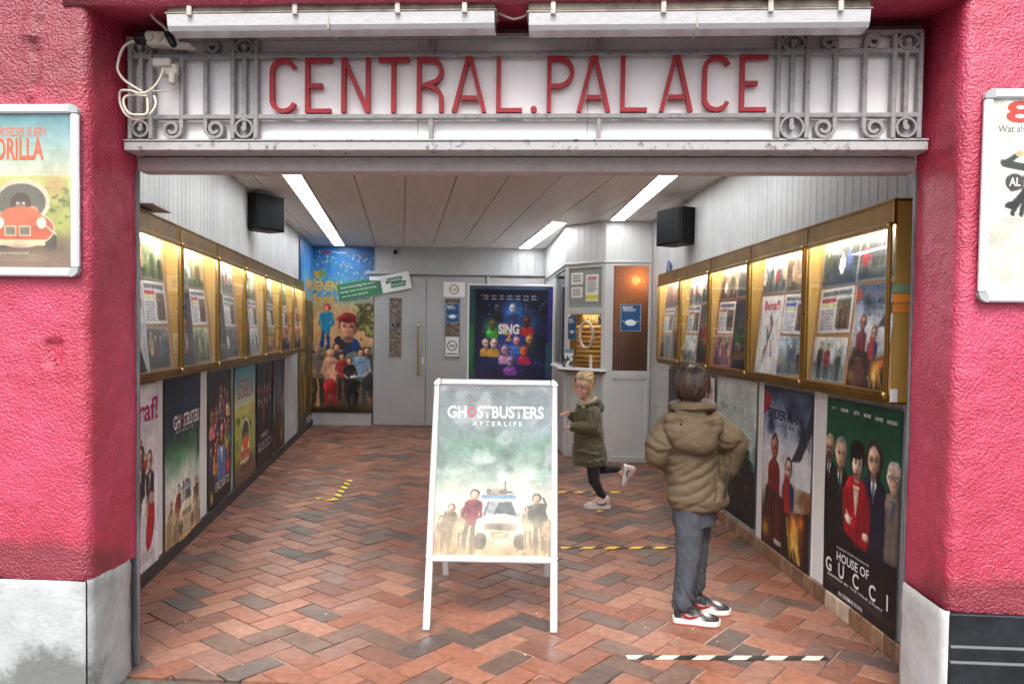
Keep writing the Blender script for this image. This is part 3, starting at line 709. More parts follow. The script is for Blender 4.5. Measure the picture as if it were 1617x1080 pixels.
# strip lamps in front of the sign
m_acry = mat('clear_lamp_cover', (.62, .62, .64), .16, bump=.35, bscale=40, bdist=.006, spec=.8, coat=.6)
def strip_lamp(x0, x1, zt, label):
    t = thing('strip_lamp', label, 'lamp', F @ T((x0 + x1) / 2, -.27, zt), 'strip lamps over the name board'); L = (x1 - x0) / 2
    b = MB(); b.box(-L, L, -.05, .05, -.038, 0, .006); b.box(-L - .006, L + .006, -.056, .056, -.045, -.036, .003); b.build('housing', mat('dirty_lamp_housing', S(168, 158, 146), .6, c2=S(112, 102, 90), nscale=11, thr=(.42, .68)), t)
    vs = []; pr = [(-.054, -.046), (-.047, -.088), (-.036, -.104), (.036, -.104), (.047, -.088), (.054, -.046)]
    b = MB(); n = len(pr)
    for x in (-L + .003, L - .003): vs += [(x, p[0], p[1]) for p in pr]
    b.add(vs, [(i, i + n, i + 1 + n, i + 1) for i in range(n - 1)] + [tuple(range(n)), tuple(range(2 * n - 1, n - 1, -1)), (0, n - 1, 2 * n - 1, n)]); b.build('cover', m_acry, t)
    b = MB(); b.box(-.002, .002, -.056, .056, -.106, -.046); b.build('seam', m_plastw, t)
    for x in (-L * .85, -L * .2, L * .42, L * .82):
        b = MB(); b.box(x - .010, x + .010, -.066, -.056, -.056, .004, .003); b.box(x - .013, x + .013, -.064, -.03, .002, .009, .002); b.build('clip', m_plastw, t)
    for s in (-.55, .55):
        b = MB(); b.box(L * s - .02, L * s + .02, -.015, .015, .0, .03); b.build('mounting_block', m_plastw, t)
    return t
strip_lamp(-1.345, -.063, 2.757, 'left grey strip lamp above the red letters CENTRAL')
strip_lamp(.062, 1.325, 2.747, 'right grey strip lamp above the red letters PALACE')
b = MB(); b.tube([(-.065, -.27, 2.727), (-.023, -.27, 2.71), (.006, -.27, 2.7), (.038, -.27, 2.709), (.064, -.27, 2.725)], .004)
tag(b.build('link_cable', m_cable, M=F, smooth=True), 'short sagging cable joining the two strip lamps', 'cable')
b = MB(); b.tube([(-1.47, -.31, 2.80), (-1.389, -.3, 2.778), (-1.357, -.3, 2.757), (-1.33, -.29, 2.735)], .006)
tag(b.build('lamp_cable', m_cable, M=F, smooth=True), 'thick cream cable entering the left end of the left strip lamp', 'cable')

# power strip and knotted cords
ps = thing('power_strip', 'dirty white power strip on the iron grille at the upper left', 'power strip', F @ T(-1.412, -.165, 2.672) @ RY(.05))
b = MB(); b.box(-.095, .05, -.03, .03, -.027, .027, .008); b.box(.0, .10, -.026, .026, -.03, -.01, .006); b.build('body', m_plastw, ps)
for x in (-.07, -.03):
    b = MB(); b.cyl((x, -.031, 0), (x, -.036, 0), .017, 20); b.cyl((x, -.0355, 0), (x, -.037, 0), .013, 20); b.build('socket', mat('worn_socket_grey', S(168, 160, 152), .5), ps)
b = MB(); b.cap((.012, -.04, .01), (.04, -.05, -.035), .016, .014)
tag(b.build('black_plug', m_black, M=F @ T(-1.412, -.165, 2.672), smooth=True), 'slanting black plug in the front of the dirty power strip', 'plug')
b = MB(); b.cap((-.118, -.02, -.002), (-.098, -.02, -.004), .022, .022)
tag(b.build('black_plug', m_black, M=F @ T(-1.412, -.165, 2.672), smooth=True), 'black plug at the left end of the dirty power strip', 'plug')
b = MB(); b.box(-1.492, -1.415, -.16, -.125, 2.57, 2.605, .005); b.box(-1.46, -1.39, -.15, -.125, 2.535, 2.585, .005); b.box(-1.42, -1.395, -.165, -.13, 2.50, 2.545, .004)
tag(b.build('junction_box', m_plastw, M=F), 'small grimy junction box under the power strip', 'junction box')
def smoothp(p, n=6):
    p = [Vector(q) for q in p]; out = []
    for i in range(len(p) - 1):
        a, b_, c, d = p[max(i - 1, 0)], p[i], p[i + 1], p[min(i + 2, len(p) - 1)]
        for k in range(n):
            t = k / n; out.append(.5 * ((2 * b_) + (-a + c) * t + (2 * a - 5 * b_ + 4 * c - d) * t * t + (-a + 3 * b_ - 3 * c + d) * t ** 3))
    return out + [p[-1]]
b = MB()
A = [(-1.53, -.18, 2.669), (-1.579, -.18, 2.657), (-1.607, -.18, 2.629), (-1.623, -.18, 2.579), (-1.623, -.18, 2.544), (-1.6, -.175, 2.509), (-1.563, -.17, 2.484), (-1.527, -.165, 2.464)]
B = [(-1.44, -.165, 2.558), (-1.448, -.17, 2.523), (-1.463, -.175, 2.493), (-1.49, -.18, 2.464), (-1.527, -.185, 2.451), (-1.568, -.18, 2.464), (-1.615, -.17, 2.467), (-1.629, -.16, 2.444), (-1.621, -.16, 2.404), (-1.595, -.165, 2.369), (-1.553, -.17, 2.348), (-1.516, -.18, 2.353), (-1.479, -.18, 2.378), (-1.466, -.175, 2.413), (-1.479, -.165, 2.448)]
Cc = [(-1.521, -.16, 2.448), (-1.578, -.165, 2.451), (-1.604, -.17, 2.436), (-1.599, -.175, 2.401), (-1.573, -.18, 2.371), (-1.526, -.19, 2.363), (-1.495, -.19, 2.371), (-1.505, -.17, 2.431), (-1.521, -.16, 2.456)]
D = [(-1.50, -.14, 2.475), (-1.44, -.135, 2.478), (-1.41, -.135, 2.485), (-1.392, -.14, 2.505)]
for q in (A, B, Cc): b.tube(smoothp(q), .0052, 8)
b.tube(smoothp(D), .004, 8)
tag(b.build('extension_cord', m_cable, M=F, smooth=True), 'knotted loop of cream cord hanging beside the ironwork', 'cord')
b = MB(); b.tube(smoothp([(-1.40, -.21, 2.69), (-1.42, -.2, 2.715), (-1.45, -.22, 2.74), (-1.46, -.24, 2.77)]), .006, 8); b.tube(smoothp([(-1.40, -.22, 2.69), (-1.38, -.2, 2.715), (-1.37, -.22, 2.74)]), .004, 8)
tag(b.build('loose_cable', m_cable, M=F, smooth=True), 'loose cables rising from the power strip to the soffit', 'cable')

# ------------------------------------------------------------------ ceiling strip lights (lit)
def ceil_light(x0, y0, x1, y1, w, label):
    d = Vector((x1 - x0, y1 - y0, 0)); L = d.length; M = T(x0, y0, 2.8) @ RZ(math.atan2(d.y, d.x) - math.pi / 2)
    t = thing('ceiling_light', label, 'ceiling light', M, 'lit fluorescent strips in the lobby ceiling')
    b = MB(); b.box(-w / 2 - .012, -w / 2, 0, L, -.014, -.001); b.box(w / 2, w / 2 + .012, 0, L, -.014, -.001); b.box(-w / 2, w / 2, -.012, 0, -.014, -.001); b.box(-w / 2, w / 2, L, L + .012, -.014, -.001)
    k = int(L / 1.5)
    for i in range(1, k + 1):
        y = L * i / (k + 1); b.box(-w / 2, w / 2, y - .012, y + .012, -.013, -.0095)
    b.build('frame', m_white, t)
    b = MB(); b.box(-w / 2 + .001, w / 2 - .001, .001, L - .001, -.009, -.003); b.build('diffuser', m_lamp, t)
ceil_light(-1.50, 4.0, -2.68, 11.73, .15, 'long lit ceiling strip running along the left side of the lobby')
ceil_light(1.30, 4.6, 1.18, 8.72, .15, 'lit ceiling strip on the right, ending in front of the ticket booth')
ceil_light(.53, 8.95, .17, 11.75, .17, 'short lit ceiling strip left of the ticket booth near the back wall')

# ------------------------------------------------------------------ display cabinets
def cabinet(M, n, cw, label, side):
    D, z0, z1 = .14, 1.20, 2.115; L = n * cw
    t = thing('display_cabinet', label, 'display cabinet', M)
    b = MB(); zb, zt = z0 + .035, z1 - .10
    for i in range(n):
        x0, x1 = i * cw + .012, (i + 1) * cw - .012
        vs = [(x0, -.118, zb), (x1, -.118, zb), (x1, -.045, zt), (x0, -.045, zt)]
        b.add(vs, [(0, 1, 2, 3)])
        b.build('backing_board', m_corko if (side > 0 and i == 2) else m_cork, t) if True else None
        b = MB()
    b = MB(); b.box(0, L, -D, -.001, z1 - .012, z1, .002); b.box(0, L, -D, -D + .012, z1 - .115, z1 - .0125)
    b.box(0, L, -D - .004, -D - .0005, z1 - .014, z1 - .003, .001); b.build('header', m_gold, t)
    for i in range(n + 1): x = min(max(i * cw, .004), L - .004); b = MB(); b.box(x - .003, x + .003, -D - .004, -D + .002, z1 - .108, z1 - .016); b.build('header_seam', m_goldl, t)
    b = MB(); b.box(0, L, -D, -.001, z0, z0 + .012, .002); b.box(0, L, -D, -D + .012, z0 + .0125, z0 + .04); b.build('bottom_rail', m_gold, t)
    for x in (.0, L - .012):
        b = MB(); b.box(x, x + .012, -D + .0125, -.001, z0 + .0125, z1 - .0125); b.build('side_panel', m_goldp, t)
    for i in range(1, n):
        b = MB(); b.box(i * cw - .008, i * cw + .008, -D + .0125, -.004, z0 + .0125, z1 - .0125); b.build('divider', m_goldp, t)
    for i in range(n):
        x0, x1 = i * cw, (i + 1) * cw
        b = MB(); b.box(x0 + .03, x1 - .03, -.105, -.06, z1 - .062, z1 - .03, .004); b.build('lamp_tube', m_caselamp, t)
        d = MB(); za, zc, y0, y1 = z0 + .03, z1 - .105, -D - .012, -D - .0008; fw = .026; e = .006
        d.box(x0 + e, x0 + e + fw, y0, y1, za, zc, .003); d.box(x1 - e - fw, x1 - e, y0, y1, za, zc, .003)
        d.box(x0 + e + fw, x1 - e - fw, y0, y1, za, za + fw, .003); d.box(x0 + e + fw, x1 - e - fw, y0, y1, zc - fw, zc, .003)
        fr = d.build('door_frame', m_gold, t)
        d = MB(); q = .004; a, c, l, h = x0 + e + fw, x1 - e - fw, za + fw, zc - fw
        d.box(a - q, a, y0 - .002, y0 + .004, l - q, h + q); d.box(c, c + q, y0 - .002, y0 + .004, l - q, h + q); d.box(a, c, y0 - .002, y0 + .004, l - q, l); d.box(a, c, y0 - .002, y0 + .004, h, h + q)
        d.box(x0 + e, x0 + e + .003, y0 - .0015, y0 + .003, za, zc); d.box(x1 - e - .003, x1 - e, y0 - .0015, y0 + .003, za, zc)
        d.build('door_bead', m_goldl, fr)
        d = MB(); d.box(a, c, y0 + .005, y0 + .0085, l, h); d.build('glass', m_glass, fr)
        for hx, hz in ((x1 - e - .012, za + .012), (x1 - e - .012, zc - .012)):
            d = MB(); d.cyl((hx, y0 - .002, hz - .016), (hx, y0 - .002, hz + .010), .006, 12); d.ell((hx, y0 - .006, hz), (.009, .009, .009)); d.build('hinge', m_brass, fr, True)
        d = MB(); d.cyl((x0 + .019, y0, 1.62), (x0 + .019, y0 - .006, 1.62), .006, 12); d.build('lock', m_black, fr)
    return t
CWL = .896; CYL = 4.609 - CWL / KL
ML = WL(CYL); cabinet(ML, 7, CWL, 'long golden display cabinet with lit glass doors along the left wall', -1)
CWR = .9075; CYR = 3.381 + 5 * CWR / KR
MR = WR(CYR); tR = cabinet(MR, 5, CWR, 'golden display cabinet with five lit glass doors along the right wall', 1)
b = MB(); b.box(5 * CWR + .0005, 5 * CWR + .004, -.139, -.105, 1.21, 1.27, .001)
b.cyl((5 * CWR + .003, -.122, 1.225), (5 * CWR + .006, -.122, 1.225), .004); b.cyl((5 * CWR + .003, -.122, 1.255), (5 * CWR + .006, -.122, 1.255), .004)
b.build('hinge_plate', m_alu, tR)
for i, c in ((0, S(120, 150, 120)), (1, S(226, 140, 52)), (2, S(206, 126, 50))):
    b = MB(); b.box(5 * CWR + .0005, 5 * CWR + .002, -.138, -.06, 1.70 - i * .045, 1.735 - i * .045)
    tag(b.build('sticker', mat('sticker_%d' % i, c, .5), M=MR), ['faded green', 'bright orange', 'dull orange'][i] + ' sticker strip on the near end panel of the right cabinet', 'sticker', 'sticker strips on the cabinet end')
# ------------------------------------------------------------------ pictures
def still_cv(w, h, seed, mood):
    c = Cv(w, h, 135, seed=seed); r = c.rng
    pals = dict(dark=((54, 62, 62), (20, 24, 24), (70, 80, 66)), warm=((120, 92, 66), (50, 34, 26), (150, 120, 90)), cool=((128, 150, 168), (52, 66, 82), (90, 110, 90)),
                pale=((190, 200, 204), (110, 122, 120), (70, 76, 70)), green=((130, 150, 110), (46, 62, 36), (90, 110, 60)), red=((120, 60, 50), (40, 22, 24), (90, 40, 36)))
    a, b_, g = [np.array(x, float) for x in pals[mood]]
    c.grad([(0, a * 1.1), (.55, a * .8), (.62, g), (1, b_)]); n = c.noise(5)
    c.mix((n > .55) * .5, b_); c.glow(r.rand(), .25, .4, (230, 232, 226), .35)
    for k in range(6): x = r.rand(); c.rect(x, .12 + .3 * r.rand(), x + .05 + .1 * r.rand(), .7, b_ * (.8 + .6 * r.rand()), .55)
    coats = [(34, 34, 40), (120, 40, 40), (60, 72, 100), (150, 130, 100), (50, 66, 52), (90, 60, 44), (190, 184, 176)]
    k = r.randint(2, 5)
    for i in range(k):
        x = (i + .5 + .5 * (r.rand() - .5)) / k; H = .62 + .3 * r.rand()
        c.man(x, .98 - H, H + .15, coats[r.randint(7)], (30, 30, 36), skin=(206 - r.randint(50), 160, 130), lean=.04 * (r.rand() - .5))
    c.px *= (.85 + .3 * c.noise(9)[..., None]) * 1.3
    return c
def info_cv(w, h, seed, col):
    c = Cv(w, h, 150, (246, 246, 248), seed=seed)
    c.rect(.05, .06, .95, .17, (70, 70, 76), .55); c.rect(.05, .22, .5, .31, col); c.rect(.05, .35, .5, .42, (206, 220, 120), .8)
    c.lines(.05, .46, .5, .94, 7, (80, 80, 110)); c.rect(.54, .26, .95, .92, (74, 70, 66)); c.mix(((c.u > .54) & (c.u < .95) & (c.v > .26) & (c.v < .92)) * c.noise(8) * .8, (170, 140, 100))
    c.man(.68, .38, .52, (40, 40, 46), (30, 30, 36)); c.man(.82, .34, .56, (110, 46, 40), (36, 36, 46)); return c
def small_poster_cv(w, h, seed, kind):
    c = Cv(w, h, 170, seed=seed)
    if kind == 'hero':     # pale sky, dark storm corner, two generic figures, orange fire
        art_sky(c)
    elif kind == 'troupe': c.px[:] = np.array((240, 238, 240)) / 255.; troupe(c, .5, .22, .66)
    elif kind == 'black': c.grad([(0, (26, 30, 36)), (.5, (46, 52, 58)), (1, (14, 14, 16))]); c.glow(.5, .4, .5, (96, 104, 110), .6); c.man(.5, .3, .8, (20, 20, 24), (14, 14, 16), skin=(90, 84, 80))
    elif kind == 'violet': c.grad([(0, (44, 36, 60)), (.45, (60, 44, 62)), (1, (20, 16, 28))]); c.rect(0, .31, 1, .325, (110, 90, 130)); c.bust(.35, .2, .1, (40, 30, 36), drop=.1); c.bust(.6, .5, .13, (60, 30, 34), skin=(160, 110, 90), drop=.16); c.bust(.3, .58, .1, (30, 26, 40), drop=.12); c.mix(((c.v > .62) & (c.v < .8)) * c.noise(12) * .5, (120, 100, 150))
    elif kind == 'writer': c.px[:] = np.array((206, 212, 216)) / 255.; c.poly([(0, .45), (.5, .5), (.9, 1.), (0, 1)], (20, 20, 26)); c.bust(.25, .5, .13, (16, 16, 20), skin=(190, 170, 160), hairstyle=2, drop=.5)
    elif kind == 'sepia': c.grad([(0, (70, 76, 66)), (.4, (120, 104, 76)), (1, (34, 28, 22))]); [c.man(.2 + .15 * k, .3 + .06 * (k % 2), .62, (60 + 20 * k, 50, 40), (30, 26, 24)) for k in range(5)]
    c.px *= .9 + .2 * c.noise(10)[..., None]
    return c
def art_sky(c):
    c.grad([(0, (58, 74, 104)), (.18, (138, 156, 182)), (.4, (222, 226, 232)), (.62, (190, 196, 204)), (.8, (70, 56, 46)), (1, (22, 16, 16))])
    n = c.noise(6, None, 4); c.mix((n - .45) * 3 * (c.v < .3), (30, 40, 66)); c.mix((n - .5) * 4 * (c.v > .55), (120, 70, 30))
    c.poly([(.0, .02), (.26, .08), (.12, .14), (.02, .3)], (170, 30, 44), .9); c.poly([(.62, .42), (1, .1), (1, .22), (.8, .4)], (34, 40, 52), .9)
    for k in range(26): x, y = .45 + .55 * c.rng.rand(), .3 * c.rng.rand(); c.line(x, y, x + .05, y + .03, .012, (40, 46, 60), .8)
    c.bust(.27, .37, .08, (120, 30, 36), hair=(70, 30, 30), skin=(170, 110, 90), shirt=None, drop=.4, wide=1.6)
    c.bust(.58, .47, .072, (30, 46, 96), hair=(24, 20, 20), skin=(206, 168, 144), shirt=(176, 34, 40), drop=.3, wide=1.7)
    c.poly([(.5, .5), (.6, .52), (.62, .72), (.44, .74)], (160, 30, 36))
    c.poly([(.1, .62), (.5, .66), (.56, 1.), (.0, 1)], (54, 26, 26)); c.poly([(.5, .74), (1, .66), (1, 1), (.5, 1)], (40, 26, 20))
    for k in range(9): x = .1 + .8 * c.rng.rand(); c.line(x, .66 + .1 * c.rng.rand(), x + .1 * (c.rng.rand() - .5), .95, .02, (150, 44, 40), .7)
    c.glow(.72, .8, .16, (250, 168, 60)); c.glow(.70, .88, .1, (255, 214, 110)); c.glow(.85, .74, .08, (230, 110, 40)); c.glow(.1, .9, .1, (220, 170, 50), .8)
    for k in range(7): x = .55 + .3 * c.rng.rand(); c.line(x, .72 + .2 * c.rng.rand(), x + .08, .98, .018, (255, 210, 90), .7)
def troupe(c, cx, y0, hh):
    P = [((30, 30, 36), (24, 24, 28)), ((150, 40, 44), (40, 40, 50)), ((60, 110, 120), (50, 40, 40)), ((40, 40, 46), (28, 28, 30)), ((196, 170, 130), (60, 60, 76)), ((120, 40, 52), (40, 30, 36))]
    for k in range(6):
        ca, cb = P[k]; c.man(cx + .13 * math.sin(k * 2.1), y0 + hh * .13 * k, hh * .34, ca, cb, skin=(216, 170, 140), lean=.08 * math.cos(k * 3), arms=2)
PK = [0]
def art_name(k): return k
# items in the cabinets: every sheet is a thing of its own
def in_case(M, cellx, lx, zc, w, h, cv, label, cat, group, texts=(), border=.006, name=None):
    """lx: left edge from the cell's left edge; zc: bottom height above floor; lies on the sloping board"""
    zb, zt = 1.235, 2.015; sl = (-.045 + .118) / (zt - zb); y = -.118 + (zc - zb) * sl - .003
    PK[0] += 1
    Mm = M @ T(cellx + lx, y, zc) @ RX(-math.atan(sl)) @ RY((((PK[0] * 37) % 11) - 5) * .004)
    return sheet(name or cat.replace(' ', '_'), cv, Mm, label, cat, group, texts, curl=.0015, border=border, seed=PK[0])
ordR = ['first', 'second', 'third', 'fourth', 'fifth', 'sixth', 'seventh']
def fill_case(M, side, slot, cellx, desc, moods, pk, pkdesc, ptexts, infocol, infotitle, flip, near_detail=True):
    g = 'printed sheets pinned inside the lit display cabinets'; wn = 'right' if side > 0 else 'left'; where = '%s case from street, %s wall' % (ordR[slot], wn)
    px_, cx_ = (.455, .06) if side > 0 else (.045, .43)   # poster column, still column
    if side > 0 and slot == 1: px_, cx_ = .07, .455
    in_case(M, cellx, cx_ - .02, 1.765, .40, .24, still_cv(.40, .24, slot * 7 + side + 20, moods[0]), '%s film still, top row, %s' % (desc[0], where), 'film still', g)
    in_case(M, cellx, (cx_ + .385) if side > 0 and slot != 1 else (px_ - .015), 1.775, .39, .235, still_cv(.39, .235, slot * 7 + side + 40, moods[1]), '%s film still, top row inner, %s' % (desc[1], where), 'film still', g)
    in_case(M, cellx, cx_, 1.515, .375, .24, info_cv(.375, .24, slot + 60, infocol), 'white programme sheet with %s heading, %s' % ('red' if infocol[0] > 150 else 'blue', where), 'programme sheet', g,
            [(infotitle, .5, .115, .021, (30, 30, 34), dict(fit=.8))] if infotitle else ())
    in_case(M, cellx, cx_ - .012, 1.262, .375, .235, still_cv(.375, .235, slot * 7 + side + 80, moods[2]), '%s film still, bottom row, %s' % (desc[2], where), 'film still', g)
    in_case(M, cellx, px_, 1.258, .37, .50, small_poster_cv(.37, .50, slot + 90 + side, pk), '%s small poster, %s' % (pkdesc, where), 'poster', g, ptexts, border=0 if pk != 'sepia' else .004)
# right wall: slot 0 is nearest the street
R_ = [(0, ('dark fairground', 'red figure', 'grey harbour'), ('dark', 'dark', 'pale'), 'hero', 'storm grey', [('SPIDER-MAN', .5, .16, .032, (24, 30, 44), dict(fit=.62, bold=.02)), ('No Way Home', .56, .225, .012, (40, 44, 60), dict(fit=.3))], (190, 40, 44), 'SPIDER-MAN'),
      (1, ('crowded red and blue', 'blue coated', 'cool blue group'), ('warm', 'cool', 'cool'), 'troupe', 'white', [('8eraf!', .5, .12, .055, (196, 26, 60), dict(fit=.72, bold=.02)), ('AL', .14, .7, .014, (60, 60, 66))], (60, 90, 180), '8eraf!'),
      (2, ('brown tinted', 'gloomy brown', 'two figure'), ('warm', 'dark', 'warm'), 'black', 'almost black', [], (190, 40, 44), 'NIGHTMARE'),
      (3, ('pale grey', 'smoky grey', 'pale outdoor'), ('pale', 'dark', 'pale'), 'sepia', 'olive green', [], (190, 40, 44), 'FILM'),
      (4, ('reddish', 'orange brown', 'grey brown'), ('red', 'warm', 'dark'), 'sepia', 'sepia', [], (190, 60, 44), 'FILM')]
for slot, desc, moods, pk, pd, tx, ic, it in R_: fill_case(MR, 1, slot, (4 - slot) * CWR, desc, moods, pk, pd, tx, ic, it, False)
L_ = [(0, ('green tinted dockyard', 'teal', 'dark crowd'), ('green', 'cool', 'dark'), 'writer', 'white and black', [('CRY', .5, .1, .05, (176, 34, 34), dict(bold=.02)), ('MACHO', .5, .24, .055, (176, 34, 34), dict(bold=.02, fit=.8))], (190, 40, 44), 'CRY MACHO'),
      (1, ('yellow green crowd', 'blue coated green', 'dark green'), ('green', 'cool', 'green'), 'violet', 'violet and brown', [], (180, 60, 60), 'ENCANTO'),
      (2, ('pale street', 'misty white', 'grey crowd'), ('pale', 'pale', 'dark'), 'black', 'black', [('GUCCI', .5, .8, .03, (190, 190, 190), dict(fit=.7))], (120, 120, 150), 'HOUSE OF GUCCI'),
      (3, ('pale green', 'blue', 'grey'), ('green', 'pale', 'pale'), 'sepia', 'brown', [], (150, 90, 150), 'FILM'),
      (4, ('violet headed', 'yellowish', 'brown'), ('pale', 'green', 'warm'), 'sepia', 'grey brown', [], (100, 80, 180), 'FILM'),
      (5, ('dim green', 'dim brown', 'dim red'), ('green', 'warm', 'red'), 'sepia', 'dim sepia', [], (180, 60, 60), 'FILM'),
      (6, ('dull green', 'dull brown', 'dull grey'), ('green', 'warm', 'dark'), 'sepia', 'dull ochre', [], (180, 60, 60), 'FILM')]
for slot, desc, moods, pk, pd, tx, ic, it in L_: fill_case(ML, -1, slot, slot * CWL, desc, moods, pk, pd, tx, ic, it, False)

# ------------------------------------------------------------------ large posters below the cabinets
def cast(c, y0=.62):
    """wheat field, parked estate car seen from the front and five bystanders"""
    c.mix(np.clip((c.v - (y0 + .2)) * 8, 0, 1), (150, 104, 60)); n = c.noise(30, 12, 2); c.mix((n - .35) * 2.5 * (c.v > y0 + .2), (96, 66, 40)); c.mix((n - .55) * 4 * (c.v > y0 + .16), (222, 178, 110))
    Y = lambda f: y0 + (1 - y0) * f
    c.glow(.55, Y(.45), .42, (255, 248, 226), .75)
    c.sh = .25
    c.poly([(.43, Y(.14)), (.69, Y(.14)), (.74, Y(.44)), (.38, Y(.44))], (206, 202, 194)); c.poly([(.455, Y(.19)), (.665, Y(.19)), (.70, Y(.40)), (.42, Y(.40))], (88, 96, 98)); c.poly([(.47, Y(.2)), (.55, Y(.2)), (.50, Y(.39)), (.44, Y(.39))], (150, 158, 156))
    c.rect(.40, Y(.09), .70, Y(.145), (104, 150, 188)); c.rect(.44, Y(.0), .62, Y(.09), (138, 130, 116)); c.line(.47, Y(.02), .66, Y(.06), .02, (96, 90, 84)); c.rect(.60, Y(-.12), .615, Y(.06), (120, 100, 80)); c.ell(.52, Y(.02), .04, .03, (170, 160, 144))
    c.ell(.56, Y(.58), .245, .115, (212, 204, 190)); c.rect(.325, Y(.46), .795, Y(.70), (210, 200, 184)); c.rect(.36, Y(.44), .76, Y(.50), (232, 226, 212))
    c.rect(.42, Y(.52), .70, Y(.62), (66, 62, 60))
    for k in range(6): c.rect(.42, Y(.53 + .016 * k), .70, Y(.535 + .016 * k), (150, 146, 140))
    c.rect(.31, Y(.67), .81, Y(.74), (196, 188, 174)); c.rect(.49, Y(.655), .63, Y(.735), (206, 110, 66)); c.rect(.51, Y(.675), .61, Y(.715), (226, 196, 160))
    c.ell(.395, Y(.78), .055, .07, (44, 38, 34)); c.ell(.735, Y(.78), .055, .07, (44, 38, 34)); c.sh = 0.
    for x in (.365, .755): c.ell(x, Y(.57), .038, .036, (120, 112, 100)); c.glow(x, Y(.57), .075, (255, 246, 214))
    c.line(.52, Y(.78), .50, Y(1.), .03, (170, 150, 120), .5)
    for (x, t, h, coat, legs, ln) in ((.06, .42, .62, (120, 104, 80), (96, 78, 58), .05), (.15, .24, .74, (124, 106, 80), (96, 80, 60), -.05), (.25, .30, .66, (160, 140, 114), (96, 84, 70), -.02), (.345, .02, 1., (122, 50, 54), (66, 56, 50), -.06), (.80, .26, .66, (156, 146, 120), (110, 92, 70), .0), (.875, .08, .92, (92, 88, 76), (78, 70, 60), .03), (.965, .46, .56, (160, 124, 92), (100, 80, 60), .0)):
        c.man(x, Y(t), h * (1 - y0) * .96, coat, legs, skin=(206, 160, 128), hair=(84, 60, 44), lean=ln)
    c.rect(.91, Y(.22), .96, Y(.46), (84, 78, 70)); c.line(.93, Y(.14), .955, Y(.24), .02, (90, 84, 76))
    n2 = c.noise(44, 10, 2); c.mix(np.clip((c.v - (Y(.80))) * 10, 0, 1) * np.clip((n2 - .38) * 4, 0, .9), (190, 150, 96)); c.mix(np.clip((c.v - (Y(.86))) * 12, 0, 1) * np.clip((n2 - .6) * 5, 0, .9), (232, 200, 140))
    c.mix(np.clip(1 - np.abs(c.v - Y(.75)) * 7, 0, .35), (250, 226, 180))
def green_sky(c, bright):
    n = c.noise(3, None, 4); m = c.noise(4, 8, 4)
    if bright: c.grad([(0, (100, 118, 122)), (.2, (104, 130, 132)), (.4, (118, 160, 142)), (.52, (190, 208, 192)), (.64, (226, 224, 208)), (1, (196, 176, 146))])
    else: c.grad([(0, (20, 34, 42)), (.25, (26, 50, 60)), (.42, (50, 96, 78)), (.52, (150, 176, 160)), (.64, (222, 224, 220)), (.8, (226, 214, 196)), (1, (110, 78, 44))])
    f = np.clip(1 - np.abs(c.v - .38) * 3.2, 0, 1)
    c.mix((m - .5) * 4 * f, (70, 140, 100) if not bright else (76, 136, 104)); c.mix((n - .52) * 4 * f, (14, 40, 44) if not bright else (60, 88, 84))
    c.mix((c.noise(5, 3, 4) - .5) * 3 * np.clip(1 - np.abs(c.v - .12) * 4, 0, 1), (40, 60, 120) if not bright else (176, 190, 214))
    c.mix(np.clip((c.u - .6) * 1.5, 0, .7) * (c.v < .3) * c.noise(3, 6), (30, 56, 130) if not bright else (170, 190, 220))
GP = 'film posters taped below the display cabinets'
def wposter(M, w, h, cv, label, texts=(), m=None, group=GP, name='film_poster', curl=.004, seed=1, border=None):
    return sheet(name, cv, M, label, 'poster', group, texts, curl=curl, m=m, seed=seed, border=border)
def credits_block(c, y0, y1, n=4, col=(170, 170, 176), x0=.08, x1=.92, op=.6): c.lines(x0, y0, x1, y1, n, col, op)
# right wall R1 : green and black with five people
w, h = .76, 1.075; c = Cv(w, h, 185, seed=5)
c.grad([(0, (14, 70, 50)), (.3, (20, 84, 58)), (.55, (10, 30, 24)), (.62, (10, 10, 12)), (1, (8, 9, 12))]); c.mix((c.noise(3) - .5) * .8 * (c.v < .4), (34, 110, 80))
c.bust(.055, .255, .068, (20, 22, 26), hair=(170, 140, 120), skin=(196, 158, 134), tie=(30, 30, 34), drop=.5, wide=1.5, beard=(70, 54, 46))
c.bust(.93, .30, .078, (112, 100, 94), hair=(176, 174, 170), skin=(200, 168, 148), shirt=(70, 90, 110), drop=.3, wide=1.7, hairstyle=0)
c.bust(.225, .265, .082, (24, 26, 30), hair=(140, 136, 132), skin=(198, 158, 134), tie=(20, 22, 28), drop=.5, wide=1.7, hairstyle=0)
c.bust(.68, .245, .084, (22, 30, 50), hair=(52, 38, 32), skin=(206, 170, 146), tie=(56, 78, 104), drop=.5, wide=1.9, hairstyle=1)
for cx, cy, k in ((.68, .247, .5), (.93, .303, 1.)):
    for sg in (-1, 1): c.ell(cx + sg * .032, cy, .030, .021, (40, 34, 32), op=.85 * k); c.ell(cx + sg * .032, cy, .022, .014, (190, 158, 140), op=.85 * k)
c.bust(.455, .285, .078, (156, 18, 36), hair=(20, 16, 18), skin=(232, 200, 180), shirt=None, drop=.2, wide=1.9, hairstyle=2)
c.ell(.45, .225, .10, .065, (22, 18, 22)); c.line(.438, .342, .476, .342, .018, (150, 20, 34))
c.sh = .35
c.poly([(.40, .40), (.51, .40), (.465, .55), (.45, .55)], (230, 198, 180)); c.line(.425, .42, .49, .42, .012, (150, 140, 130))
c.poly([(.30, .43), (.41, .41), (.46, .56), (.46, .68), (.30, .64)], (160, 18, 36)); c.poly([(.50, .41), (.61, .44), (.63, .66), (.46, .70), (.46, .56)], (150, 16, 34))
